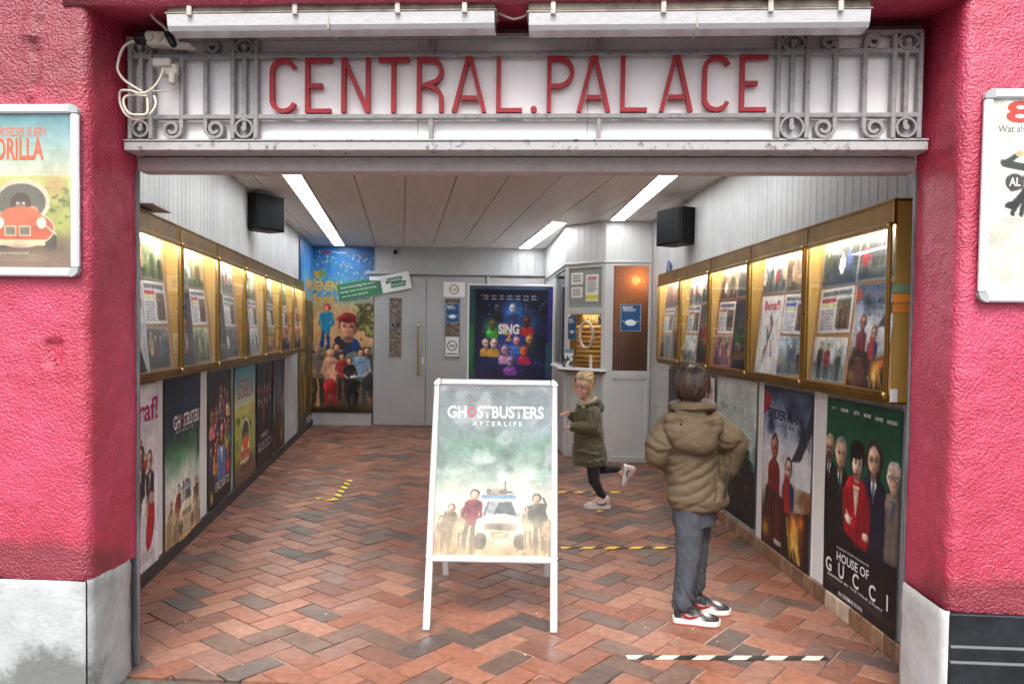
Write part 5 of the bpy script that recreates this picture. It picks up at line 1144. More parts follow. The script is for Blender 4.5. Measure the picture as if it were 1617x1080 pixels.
# door face
b = MB(); t_ = .04
b.box(.0, .098, 0, t_, 0, 2.315); b.box(Ld - .03, Ld, 0, t_, 0, 2.315); b.box(.098, Ld - .03, 0, t_, 2.285, 2.315); b.box(.098, Ld - .03, 0, t_, .985, 1.065); b.box(.098, Ld - .03, 0, t_, 0, .05); b.box(.098, Ld - .03, .012, t_, .05, .985)
dr = part(b, 'door', m_booth, Md)
b = MB(); b.box(.105, .113, -.004, .0115, .055, .98); b.box(Ld - .045, Ld - .037, -.004, .0115, .055, .98); b.box(.113, Ld - .045, -.004, .0115, .055, .063); b.box(.113, Ld - .045, -.004, .0115, .972, .98)
part(b, 'panel_bead', m_white, Md, dr)
m_amber = bpy.data.materials.new('amber_wired_glass'); m_amber.use_nodes = True
def amber():
    t = m_amber.node_tree; N = t.nodes; L = t.links; N.remove(N['Principled BSDF']); o = N['Material Output']
    tc = N.new('ShaderNodeTexCoord'); br = N.new('ShaderNodeTexBrick'); br.offset = 0; br.inputs['Scale'].default_value = 1; br.inputs['Brick Width'].default_value = .03; br.inputs['Row Height'].default_value = .022; br.inputs['Mortar Size'].default_value = .004
    sp_ = N.new('ShaderNodeSeparateXYZ'); cb = N.new('ShaderNodeCombineXYZ'); L.new(tc.outputs['Object'], sp_.inputs[0]); L.new(sp_.outputs[0], cb.inputs[0]); L.new(sp_.outputs[2], cb.inputs[1]); L.new(cb.outputs[0], br.inputs['Vector'])
    br.inputs['Color1'].default_value = (.55, .33, .2, 1); br.inputs['Color2'].default_value = (.48, .28, .17, 1); br.inputs['Mortar'].default_value = (.30, .17, .10, 1)
    tr = N.new('ShaderNodeBsdfTranslucent'); tp = N.new('ShaderNodeBsdfTransparent'); gl = N.new('ShaderNodeBsdfGlossy'); gl.inputs['Roughness'].default_value = .25
    L.new(br.outputs[0], tr.inputs[0]); L.new(br.outputs[0], tp.inputs[0]); m1 = N.new('ShaderNodeMixShader'); m1.inputs[0].default_value = .35; L.new(tr.outputs[0], m1.inputs[1]); L.new(tp.outputs[0], m1.inputs[2])
    m2 = N.new('ShaderNodeMixShader'); m2.inputs[0].default_value = .12; L.new(m1.outputs[0], m2.inputs[1]); L.new(gl.outputs[0], m2.inputs[2]); L.new(m2.outputs[0], o.inputs[0])
amber()
b = MB(); b.box(.098, Ld - .03, .016, .022, 1.065, 2.285); part(b, 'amber_window', m_amber, Md)
# window face
b = MB(); b.box(0, .05, 0, t_, 0, 2.315); b.box(Lw - .05, Lw, 0, t_, 0, 2.315); b.box(.05, Lw - .05, 0, t_, 2.275, 2.315); b.box(.05, Lw - .05, 0, t_, 1.725, 1.80); b.box(.05, Lw - .05, .010, t_, 0, 1.085)
b.box(.09, .10, -.003, .0095, .06, 1.0); b.box(Lw - .10, Lw - .09, -.003, .0095, .06, 1.0); b.box(.1, Lw - .1, -.003, .0095, .06, .07); b.box(.1, Lw - .1, -.003, .0095, .99, 1.0)
part(b, 'window_wall', m_booth, Mw)
b = MB(); b.box(.05, Lw - .05, .018, .024, 1.8, 2.275); part(b, 'upper_pane', mat('frosted_grey_glass', S(150, 156, 150), .3), Mw)
b = MB(); b.box(.05, Lw - .05, .016, .020, 1.085, 1.725); part(b, 'ticket_window', m_glass, Mw)
b = MB(); nn = 28; cx, cz = .335, 1.475
b.ribbon([(cx + .105 * math.cos(2 * math.pi * k / nn), cz + .155 * math.sin(2 * math.pi * k / nn)) for k in range(nn)], .026, .004, .030, closed=True); part(b, 'speaking_ring', m_plastw, Mw)
b = MB(); b.box(-.01, Lw + .02, -.10, .06, 1.05, 1.075, .004); part(b, 'counter', m_white, Mw)
b = MB(); b.box(-.012, Lw + .022, -.102, .05, 1.035, 1.0495, .003); part(b, 'counter_edge', m_black, Mw)
# side face
b = MB(); b.box(0, .06, 0, t_, 0, 2.315); b.box(Ls - .05, Ls, 0, t_, 0, 2.315); b.box(Ls - 1.25, Ls - 1.2, 0, t_, 1.1, 2.28); b.box(.06, Ls - .05, 0, t_, 2.28, 2.315); b.box(.06, Ls - .05, .008, t_, 0, 1.10); b.box(.06, Ls - 1.25, .008, t_, 1.1, 2.28)
part(b, 'side_wall', m_booth, Ms)
b = MB(); b.box(Ls - 1.2, Ls - .05, .016, .022, 1.1, 2.28); part(b, 'side_pane', glass_mat('grey_glass', (.6, .62, .62)), Ms)
b = MB(); b.box(Ls - 1.25, Ls + .01, -.07, -.002, 1.05, 1.078, .004); part(b, 'side_counter', m_white, Ms)
# inside: floor to ceiling back panel, slatted blind, lamp
b = MB(); b.box(.72, 1.62, 10.6, 10.64, 0, 2.75); b.box(.75, 1.60, 9.30, 10.6, 2.70, 2.73); b.box(.75, 1.60, 9.30, 10.6, .9, .94)
o = b.build('inner_lining', mat('booth_lining', S(150, 120, 84), .7, c2=S(170, 138, 96))); o.parent = kb; o.matrix_local = KI
b = MB()
for k in range(9): z = 1.10 + k * .058; b.cap((.04, .20, z), (Lw - .0, .20, z), .026, .026, 10)
part(b, 'wooden_slats', mat('pine_slats', S(196, 140, 66), .5, c2=S(222, 172, 96), nscale=5, stretch=(.3, 1, 3)), Mw, smooth=True)
b = MB(); b.box(.04, Lw, .235, .24, 1.08, 1.72); part(b, 'slat_backing', mat('slat_backing', S(120, 84, 44), .7), Mw)
b = MB(); b.box(.1, Lw - .1, .02, .16, 2.24, 2.262); o = part(b, 'window_lamp', mat('booth_lamp', (1, 1, 1), .5, emit=(1, .86, .62), estr=LAMP_BOOTH), Mw)
b = MB(); b.box(.08, Lw - .08, .07, .16, 1.735, 1.75); o = part(b, 'window_lamp', MATS['booth_lamp'], Mw)
b = MB(); b.ell((.385, .16, 2.13), (.05, .05, .05)); o = part(b, 'bulb', mat('booth_bulb', (1, 1, 1), .5, emit=(1, .78, .5), estr=45), Md, smooth=True)
b = MB(); b.box(.11, .50, .07, .074, 1.58, 1.70)
c = Cv(.30, .12, 120, (170, 128, 60), seed=50); sheet('cash_desk_sign', c, Mw @ T(.19, .12, 1.60), 'wooden sign with pale letters KASSA behind the ticket window', 'sign', None, [('KASSA', .5, .5, .075, (236, 214, 160), dict(fit=.8, bold=.02))])
c = Cv(.15, .12, 120, (46, 46, 48), seed=51); c.mix(c.noise(4) > .5, (130, 130, 128)); sheet('picture_card', c, Mw @ T(.44, .11, 1.60), 'small dark picture card behind the ticket window', 'card')
c = Cv(.13, .28, 120, seed=52); maskp(c); sheet('mask_notice', c, Mw @ T(.06, -.001, 1.42), 'narrow blue face mask notice at the left of the ticket window', 'notice', None, MK)
c = Cv(.24, .315, 150, seed=53); maskp(c); sheet('mask_notice', c, Md @ T(.183, .008, 1.525), 'blue face mask notice on the amber glass of the booth door', 'notice', None, [('MASKER', .36, .12, .028, Wt, dict(fit=.5, bold=.01)), ('VERPLICHT', .43, .22, .028, Wt, dict(fit=.64, bold=.01))])
for (x, z, w_, h_, n_, lab, yl) in ((.085, 2.08, .19, .14, 3, 'upper left white note on the upper pane of the ticket booth', 0), (.09, 1.92, .18, .13, 3, 'lower left white note on the upper pane of the ticket booth', 0), (.32, 1.87, .20, .32, 6, 'price list with a yellow band on the upper pane of the ticket booth', 1)):
    c = Cv(w_, h_, 130, (232, 232, 228), seed=54); c.lines(.12, .15, .88, .8 if not yl else .66, n_, (60, 60, 64), .7)
    if yl: c.rect(0, .76, 1, .92, (226, 214, 60)); c.rect(.15, .08, .85, .16, (200, 60, 60), .7)
    sheet('paper_note', c, Mw @ T(x, .012, z), lab, 'note', 'paper notes on the ticket booth window', curl=.001)
c = Cv(.15, .22, 150, (220, 220, 220), seed=55); c.rect(.0, .0, 1, .2, (110, 140, 170)); c.mix((c.noise(5) > .5) * (c.v > .35), (60, 64, 66))
sheet('leaflet_stack', c, Mw @ T(.02, -.045, 1.08) @ RX(-.15), 'stack of leaflets leaning on the counter of the ticket booth', 'leaflets', curl=.001)
b = MB(); b.box(.44, .455, -.04, .0, 1.077, 1.24, .003); b.box(.42, .475, -.05, .01, 1.0765, 1.085, .003); tag(b.build('leaflet_stand', m_alu, M=Mw), 'thin metal stand on the counter of the ticket booth', 'stand')
c = Cv(.12, .25, 110, (44, 80, 140), seed=56); c.ell(.5, .7, .3, .3, (200, 210, 226)); c.lines(.15, .1, .8, .4, 3, (220, 226, 236))
sheet('blue_leaflet', c, WR(8.05, .012, 2.02) @ T(0, 0, 0) @ RY(.06), 'curling blue notice pinned beneath the right loudspeaker', 'notice', curl=.012)

# ------------------------------------------------------------------ loudspeakers
def speaker(M, w, h, d, label):
    t = thing('loudspeaker', label, 'loudspeaker', M)
    b = MB(); b.box(-w / 2, w / 2, -d, 0, 0, h, .006); b.build('case', m_black, t)
    b = MB(); b.box(-w / 2 + .012, w / 2 - .012, -d - .008, -d + .001, .012, h - .012, .004); b.build('grille', m_grille, t)
    b = MB(); b.box(-.03, .03, 0, .06, h * .4, h * .6); b.build('bracket', m_black, t)
speaker(T(-2.50, 7.38, 2.43) @ RZ(math.radians(58)), .34, .335, .22, 'black loudspeaker high on the left wall below the ceiling')
speaker(T(1.655, 7.28, 2.34) @ RZ(math.radians(-62)), .36, .34, .23, 'black loudspeaker high on the right wall above the cabinet')
b = MB(); b.box(0, .30, -.20, -.005, 2.135, 2.142); tag(b.build('loose_board', m_beam, M=WL(3.95)), 'thin loose board lying on top of the left cabinet near the street', 'board')
# brochure holder at the end of the right cabinet
bh = thing('brochure_holder', 'clear brochure pocket fixed beside the near end of the right cabinet', 'brochure holder', WR(3.37, .012, 1.45))
b = MB(); b.box(-.01, .11, -.03, -.026, 0, .16, .001); b.box(-.01, .11, -.026, -.002, 0, .004); b.build('pocket', m_glass, bh); b = MB(); b.box(-.012, .112, -.002, 0, 0, .3); b.build('back_plate', m_white, bh)
c = Cv(.10, .22, 150, (236, 236, 236), seed=58); c.rect(0, 0, 1, .2, (90, 160, 200)); c.rect(0, .45, 1, .8, (60, 56, 60)); sheet('brochure', c, WR(3.365, .022, 1.47), 'blue and orange cinema brochure in the pocket beside the right cabinet', 'brochure', None, [('CINE', .5, .28, .028, (226, 120, 50), dict(fit=.8, bold=.02))])

# ------------------------------------------------------------------ floor tape
m_yel = mat('yellow_tape', S(246, 214, 70), .4); m_blk = mat('black_tape', S(34, 34, 34), .45); m_wht = mat('white_tape', S(216, 214, 202), .45, c2=S(190, 184, 168), nscale=20)
def tape(p, q, w, label, light, per=.085, start=0, ragged=0):
    p, q = Vector((*p, 0)), Vector((*q, 0)); L = (q - p).length; d = q - p; b = MB(); x = -w; k = start
    M = T(p.x, p.y, .0022) @ RZ(math.atan2(d.y, d.x))
    while x < L:
        a = [(x, -w / 2), (x + per, -w / 2), (x + per + w, w / 2), (x + w, w / 2)]
        a = clip_poly(a, (1, 0), 0); a = clip_poly(a, (-1, 0), -L) if len(a) > 2 else a
        if len(a) > 2:
            n = len(a); b.cur = k % 2; b.add([(u, v, .0012) for u, v in a] + [(u, v, 0) for u, v in a], [tuple(range(n))] + [(i + n, (i + 1) % n + n, (i + 1) % n, i) for i in range(n)])
        x += per; k += 1
    tag(b.build('floor_tape', [light, m_blk], M=M), label, 'floor tape', 'hazard tape on the brick floor')
tape((.552, 3.478), (1.493, 3.498), .045, 'black and white striped tape on the bricks nearest the street', m_wht)
tape((.36, 5.257), (1.18, 5.296), .045, 'yellow and black tape running behind the boy', m_yel)
tape((.30, 7.10), (1.08, 7.15), .05, 'yellow and black tape under the running girl', m_yel)
tape((.66, 6.50), (.80, 6.46), .04, 'short scrap of tape below the girl\'s shoe', m_yel, .06); tape((.74, 6.38), (.82, 6.33), .04, 'smallest scrap of yellow tape in front of the girl', m_yel, .06)
tape((-1.72, 6.70), (-1.50, 6.60), .05, 'lower short arm of the taped corner mark near the left wall', m_yel, .07); tape((-1.545, 6.66), (-1.60, 7.54), .06, 'long arm of the taped corner mark near the left wall', m_yel)
# small litter flecks
rnd = random.Random(9); b = MB()
for k in range(34):
    x, y = rnd.uniform(-1.7, 1.4), rnd.uniform(3.4, 8.5); s = rnd.uniform(.003, .009); b.ell((x, y, .001), (s, s * rnd.uniform(.5, 1.2), .0012), nu=6, nv=4)
tag(b.build('litter_flecks', mat('fleck', S(206, 200, 190), .8)), kind='stuff')

# ------------------------------------------------------------------ A-frame sign
asg = thing('pavement_sign', 'white aluminium A-frame sign holding a pale green sky poster', 'A-board', T(-.085, 4.16, 0) @ RZ(-.015))
HZ, W2, fwd, bwd = 1.235, .337, .40, .47
sl1 = math.atan2(fwd, HZ)
def leg(side, s):
    b = MB(); x = side * (W2 - .018); y1 = -fwd if s < 0 else bwd
    a = math.atan2(abs(y1), HZ) * (1 if s < 0 else -1); L = math.hypot(y1, HZ)
    M = T(x, y1, 0) @ RX(-a)
    b.box(-.018, .018, -.012, .012, .012, L - .02 if s > 0 else L * .27, .004, M=M); o = b.build('leg', m_alu, asg)
    b = MB(); b.box(-.019, .019, -.013, .013, 0, .014, .004, M=M); b.build('foot_cap', m_alup, o)
for sd in (-1, 1):
    for s in (-1, 1): leg(sd if s < 0 else sd * .97, s)
def fpanel(s, name):
    """one leaning poster panel; local frame x right, z up the slope, face -y"""
    y1 = -fwd if s < 0 else bwd; a = math.atan2(abs(y1), HZ); L = math.hypot(y1, HZ)
    return T(0, y1, 0) @ RX(-a if s < 0 else a), L
Mf, Lf = fpanel(-1, ''); z0, z1, fw = Lf - .965, Lf, .034; y0, y1 = -.020, .004
for nm, q in (('top', (-W2 + fw, W2 - fw, z1 - fw, z1)), ('bottom', (-W2 + fw, W2 - fw, z0, z0 + fw)), ('l', (-W2, -W2 + fw, z0 + fw, z1 - fw)), ('r', (W2 - fw, W2, z0 + fw, z1 - fw))):
    b = MB(); b.box(q[0], q[1], y0, y1, q[2], q[3], .007, M=Mf); b.build('frame_profile', m_alu, asg)
for sx in (-1, 1):
    for zz, tp_ in ((z0 + fw, 0), (z1 - fw, 1)):
        cx = sx * (W2 - fw); a0 = {(-1, 0): 180, (1, 0): 270, (1, 1): 0, (-1, 1): 90}[(sx, tp_)]
        pts = [(cx, zz)] + [(cx + fw * 1.03 * math.cos(math.radians(a0 + k * 15)), zz + fw * 1.03 * math.sin(math.radians(a0 + k * 15))) for k in range(7)]
        b = MB(); b.prism(pts, y0 - .001, y1); b.v = [tuple(Mf @ Vector(v)) for v in b.v]; b.build('corner_cap', m_alu, asg)
b = MB(); b.box(-W2 + fw, W2 - fw, -.004, .0, z0 + fw, z1 - fw, M=Mf); b.build('back_panel', m_white, asg)
Mb, Lb2 = fpanel(1, '')
b = MB(); b.box(-W2 + .02, W2 - .02, -.004, .012, Lb2 - .95, Lb2 - .01, .003, M=Mb); b.build('rear_panel', m_alu, asg)
w, h = 2 * (W2 - fw) + .004, z1 - z0 - 2 * fw + .004
c = Cv(w, h, 330, seed=60); green_sky(c, True); cast(c, .62)
c.mix(np.ones_like(c.u) * .13, (244, 242, 240)); c.mix(np.clip((c.noise(5, 9, 3) - .55) * 3, 0, .5) * (c.v < .55), (236, 240, 240))  # white haze over the poster is mixed into the print colours
g_ = c.noise(3, 14, 2); c.mix(np.clip((g_ - .62) * 4, 0, .35) * (c.v < .4) * (c.u < .5), (90, 100, 100))
c.glow(.6, .42, .10, (60, 84, 76), .55); c.glow(.64, .5, .06, (70, 96, 84), .5); c.px *= .9
for k in range(9): x = .02 + .05 * k; c.line(x, .0, x + .22 + .03 * k, .10 + .02 * k, .010, (214, 220, 220), .16 if k % 2 else .05); c.line(x + .014, .0, x + .234 + .03 * k, .10 + .02 * k, .012, (70, 80, 82), .14)  # fold highlights and shade painted as light and dark lines
wm = asg.matrix_world.copy() if False else T(-.085, 4.16, 0) @ RZ(-.015)
sheet('poster', c, wm @ Mf @ T(-w / 2, -.0045, z0 + fw - .002), 'haze-painted green sky poster with a parked car and five people, on the A-frame sign', 'poster', None,
      [('GH', .16, .165, .062, (250, 250, 250), dict(fit=.17, bold=.03)), ('O', .292, .165, .052, (206, 86, 90), dict(bold=.05, fit=.075)), ('STBUSTERS', .635, .165, .062, (250, 250, 250), dict(fit=.59, bold=.03)), ('AFTERLIFE', .52, .235, .024, (240, 244, 242), dict(fit=.44, space=1.5, bold=.015))], m=m_gloss, curl=.0012)
b = MB(); b.box(-w / 2, w / 2, -.0125, -.0118, z0 + fw, z1 - fw, M=wm @ Mf)
tag(b.build('plastic_cover', glass_mat('plastic_film')), 'clear plastic cover sheet over the poster in the A-frame sign', 'cover sheet')

# ------------------------------------------------------------------ people
m_skin = mat('skin', S(226, 186, 168), .5, c2=S(214, 168, 150), nscale=18, spec=.4)
m_skin.node_tree.nodes['Principled BSDF'].inputs['Subsurface Weight'].default_value = .12
m_skin.node_tree.nodes['Principled BSDF'].inputs['Subsurface Radius'].default_value = (.01, .004, .002)
def head_prims(b, M, k=1.):
    def E(c, r, ro=None): b.ell(M @ (Vector(c) * k), [v * k for v in r], (M.to_3x3() @ (ro.to_3x3() if ro else Matrix.Identity(3))))
    E((0, .012, .02), (.074, .090, .085)); E((0, -.028, -.045), (.056, .056, .064)); E((0, -.058, -.088), (.024, .022, .020)); E((0, -.05, .03), (.058, .042, .05))
    for s in (-1, 1):
        E((s * .033, -.056, -.042), (.024, .024, .026)); E((s * .077, .012, -.018), (.010, .019, .030), RZ(s * -.35)); E((s * .028, -.080, .010), (.02, .012, .007))
    b.cap(M @ Vector((0, -.082, -.002)) * 1 if k == 1 else M @ (Vector((0, -.082, -.002)) * k), M @ (Vector((0, -.096, -.030)) * k), .007 * k, .0115 * k)
    for s in (-1, 1): E((s * .009, -.09, -.033), (.007, .008, .006))
    E((0, -.080, -.058), (.02, .012, .009))
def strands(name, parent, M, k, mt, roots, seed, length, width, lift=.006, gather=None, curl=.0, hcol=(.03, .02, .015)):
    """ribbons of hair lying on the skull; roots(u) yields unit directions in head space"""
    r = random.Random(seed); b = MB(); R = Vector((.079, .096, .091)) * k; C = Vector((0, .012, .02)) * k
    for d, flow in roots(r):
        d = Vector(d).normalized(); pts = []; flow = Vector(flow); L = length * r.uniform(.7, 1.15); n = 5
        p = Vector((d.x * R.x, d.y * R.y, d.z * R.z))
        for i in range(n + 1):
            q = Vector((p.x / R.x, p.y / R.y, p.z / R.z)); q.normalize()
            if i == 0:
                lk = mnoise.noise(q * 5.5 + Vector((seed, 0, 0))); l2 = mnoise.noise(q * 5.5 + Vector((0, seed, 7))); dv = Vector((lk, l2, mnoise.noise(q * 5 + Vector((9, 9, seed))))) * 1.1; sh_ = max(.25, 1 + 1.1 * lk + .45 * r.uniform(-1, 1)); b.col = tuple(v * sh_ for v in hcol)
            lf = 1 + (lift / .085) * (.30 + 1.1 * abs(lk) + r.random() * .35) + (i / n) * curl
            pts.append(C + Vector((q.x * R.x, q.y * R.y, q.z * R.z)) * lf)
            nrm = q; f = (flow - nrm * flow.dot(nrm)); f = f.normalized() if f.length > 1e-4 else Vector((0, 0, -1))
            if gather is not None:
                g = (Vector(gather) - pts[-1]); g = g - nrm * g.dot(nrm); f = g.normalized() if g.length > 1e-4 else f
            p = p + (f + dv * (.6 if gather is None else .22) + Vector((r.uniform(-.12, .12), r.uniform(-.12, .12), 0))) * L / n * k
        vs = []
        for i, q in enumerate(pts):
            t = (pts[min(i + 1, n)] - pts[max(i - 1, 0)]).normalized(); nn = (q - C).normalized(); sd_ = t.cross(nn).normalized(); w = width * (1 - .75 * i / n) * k
            vs += [M @ (q - sd_ * w), M @ (q + nn * w * .5), M @ (q + sd_ * w)]
        b.add(vs, [f for i in range(n) for f in ((i * 3, i * 3 + 1, i * 3 + 4, i * 3 + 3), (i * 3 + 1, i * 3 + 2, i * 3 + 5, i * 3 + 4))])
    return b.build(name, mt, parent, smooth=True, color=True)
def hand(b, M, k=1., curl=.9, side=1):
    """palm along +x from the wrist, knuckles up (+z), thumb on side*y"""
    b.ell(M @ Vector((.032 * k, 0, 0)), (.036 * k, .030 * k, .014 * k), M.to_3x3())
    b.cap(M @ Vector((-.02 * k, 0, 0)), M @ Vector((.02 * k, 0, 0)), .017 * k, .019 * k)
    for i, (y, L) in enumerate(((.021, .058), (.0075, .066), (-.0065, .061), (-.0195, .048))):
        y *= side; p = Vector((.058, y, .002)); a = 0.
        for j, f in enumerate((.42, .32, .26)):
            a += curl * (.55 + .12 * j + .05 * i); q = p + Vector((math.cos(a), 0, -math.sin(a))) * L * f
            b.cap(M @ (p * k), M @ (q * k), (.0078 - .0008 * j) * k, (.0074 - .0008 * j) * k, 10); p = q
    p = Vector((.012, side * .026, -.002)); q = Vector((.036, side * .044, -.012)); r_ = Vector((.056, side * .034, -.022))
    b.cap(M @ (p * k), M @ (q * k), .011 * k, .0085 * k, 10); b.cap(M @ (q * k), M @ (r_ * k), .0085 * k, .007 * k, 10)
def shoe(name, parent, M, L, upper, toe, heel, mark, sole, under, lace, low=True, label=None):
    """toe towards +x, heel at x=0, ground z=0"""
    b = MB(); n = 18; st = [(0, .026, .052, .040), (.04, .033, .060, .047), (.14, .036, .064, .052), (.28, .036, .062, .050), (.42, .036, .052, .040), (.56, .040, .042, .030), (.70, .044, .034, .024), (.84, .043, .030, .020), (.94, .034, .027, .016), (1., .018, .024, .010)]
    vs = []; cs = []
    for (t, hw, zc, rz) in st:
        for j in range(n):
            a = 2 * math.pi * j / n; ca, sa = math.cos(a), math.sin(a); y = hw * math.copysign(abs(ca) ** .8, ca); z = zc + rz * math.copysign(abs(sa) ** .8, sa)
            vs.append((t * L, y, max(z, .016)))
            cs.append(heel if t < .15 or z > .074 else toe if (t > .83) or (t > .6 and abs(y) > hw * .8) or (.3 < t < .6 and z > .052) or (.14 < t < .45 and z > .062) else upper)
    fs = [(i * n + j, i * n + (j + 1) % n, (i + 1) * n + (j + 1) % n, (i + 1) * n + j) for i in range(len(st) - 1) for j in range(n)] + [tuple(range(n - 1, -1, -1)), tuple(range((len(st) - 1) * n, len(st) * n))]
    b.v = vs; b.f = fs; b.c = cs; b.mi = [0] * len(fs); b.v = [tuple(M @ Vector(v)) for v in vs]
    o = b.build(name, mat('shoe_leather', attr=True, rough=.4), parent, smooth=True, color=True); sb = o.modifiers.new('subsurf', 'SUBSURF'); sb.levels = sb.render_levels = 1
    if label: o['label'] = label
    out = [(t * L, hw + .004) for t, hw, _, _ in st]; out = [(-.006, .016)] + out + [(L + .006, .006)]
    ring = [(x, y) for x, y in out] + [(x, -y) for x, y in out[::-1]]
    for nm, z0, z1, mm in (('midsole', .006, .028, sole), ('outsole', .0005, .0058, under)):
        q = MB(); k = len(ring); v = [(x, y, z0) for x, y in ring] + [(x, y, z1) for x, y in ring]
        q.add([M @ Vector(p) for p in v], [tuple(range(k - 1, -1, -1)), tuple(range(k, 2 * k))] + [(i, (i + 1) % k, (i + 1) % k + k, i + k) for i in range(k)]); q.build(nm, mm, o)
    q = MB()
    for i in range(5):
        t = .36 + i * .065; z = .094 - i * .0105; q.cap(M @ Vector((t * L, -.020, z)), M @ Vector((t * L + .004, .020, z)), .0036, .0036, 8)
    q.cap(M @ Vector((.34 * L, -.018, .098)), M @ Vector((.30 * L, -.040, .075)), .003, .003, 8); q.cap(M @ Vector((.34 * L, .0, .10)), M @ Vector((.42 * L, -.038, .08)), .003, .003, 8); q.build('laces', lace, o)
    for sd_ in (-1, 1):   # curved tick along each side
        top = [(.20, .062), (.26, .046), (.36, .042), (.5, .050), (.64, .064)]; botm = [(.64, .064), (.48, .040), (.36, .030), (.24, .034), (.17, .050)]
        P = [(t * L, z) for t, z in (top + botm)]
        q = MB(); q.prism(P, -.0405 * 1., -.034) if sd_ < 0 else q.prism(P, .034, .0405); q.v = [tuple(M @ Vector(v)) for v in q.v]; q.build('side_mark', mark, o)
    return o
# ---- the boy
boy = thing('person', 'boy with short dark hair, olive brown hooded jacket, grey trousers, looking at the right cabinet', 'person')
def child(o, root=boy):
    Mi = root.matrix_world.inverted() if False else T(*[-v for v in root.location]); o.parent = root; o.matrix_parent_inverse = Mi; return o
boy.location = (.98, 3.98, 0)
HB = T(.945, 3.965, 1.222) @ RZ(math.radians(158)) @ RX(.12)
b = MB(); head_prims(b, HB, .92)
b.cap((.95, 3.99, 1.16), (.955, 4.0, 1.05), .045, .052); b.loft([((.96, 4.0, .60), .10, .08, 0), ((.96, 4.0, .8), .11, .08, 0), ((.955, 4.0, 1.02), .13, .08, 0), ((.955, 4.0, 1.08), .08, .06, 0)])
for p in (((.95, 3.95, .62), (.935, 3.93, .34), .06, .048), ((.935, 3.93, .34), (.905, 3.92, .09), .045, .03), ((1.0, 4.04, .62), (1.0, 4.05, .34), .06, .048), ((1.0, 4.05, .34), (1.005, 4.07, .11), .045, .03),
          ((.83, 3.98, 1.02), (.76, 3.95, .86), .045, .04), ((.76, 3.95, .86), (.86, 4.08, .78), .035, .026), ((1.08, 4.0, 1.03), (1.19, 3.97, .91), .045, .04), ((1.19, 3.97, .91), (1.12, 4.10, .80), .035, .026)): b.cap(*p)
hand(b, T(.86, 4.08, .78) @ RZ(.6), .8, .9, 1); hand(b, T(1.12, 4.10, .80) @ RZ(2.2), .8, .9, -1)
o = child(b.build('body', m_skin)); remesh(o, .005, 3)
m_hairb = mat('dark_brown_hair', S(34, 24, 20), .4, c2=S(64, 46, 38), nscale=60, spec=.5)
def rb(r):
    for _ in range(2600):
        a = r.uniform(0, 2 * math.pi); z = r.uniform(-.42, 1); s = math.sqrt(max(0, 1 - z * z)); x, y = s * math.cos(a), s * math.sin(a)
        if y < -.35 and z < .45: continue
        if abs(x) > .8 and z < -.12 and y < .25: continue
        sw = a * .0; yield (x, y, z), (x * .8 + .3 * y, y * .8 - .3 * x, -1.1 + .5 * max(z, 0))
hb = MB(); hb.ell(HB @ Vector((0, .016, .026)), (.074, .089, .085), HB.to_3x3(), 28, 18); hb.ell(HB @ Vector((0, .045, -.02)), (.062, .048, .05), HB.to_3x3())
o = child(hb.build('hair', m_hairb, smooth=True)); st = strands('hair_strands', o, HB, .92, mat('brown_hair_locks', attr=True, rough=.38, spec=.6), rb, 5, .075, .0034, .020, hcol=S(66, 46, 36), curl=.03)
# jacket
m_jk = mat('olive_brown_jacket', S(90, 76, 57), .72, c2=S(104, 89, 69), nscale=5, bump=.25, bscale=70, bump2=.3, b2scale=22, bdist=.006, spec=.35)
b = MB(); ta = .35
b.loft([((.985, 3.985, .575), .118, .098, ta), ((.985, 3.985, .592), .142, .118, ta), ((.983, 3.985, .64), .160, .132, ta), ((.975, 3.985, .72), .158, .128, ta), ((.965, 3.985, .80), .150, .120, ta), ((.957, 3.985, .88), .152, .118, ta), ((.95, 3.985, .96), .165, .118, ta), ((.945, 3.985, 1.03), .160, .105, ta), ((.945, 3.985, 1.075), .12, .09, ta), ((.945, 3.98, 1.10), .09, .075, ta)], 32)
for p in (((.835, 3.965, 1.015), (.775, 3.945, .925), .080, .082), ((.775, 3.945, .925), (.765, 3.95, .87), .080, .070), ((.765, 3.95, .87), (.85, 4.05, .80), .068, .048),
          ((1.055, 3.97, 1.03), (1.135, 3.95, .965), .080, .080), ((1.135, 3.95, .965), (1.180, 3.955, .925), .080, .066), ((1.180, 3.955, .925), (1.150, 4.0, .80), .066, .060), ((1.150, 4.0, .80), (1.125, 4.03, .73), .058, .042), ((1.08, 3.94, .70), (1.10, 3.94, .64), .05, .045)): b.cap(*p, 20)
o = child(b.build('jacket', m_jk)); remesh(o, .006, 5, .5); jk = o
CR = []
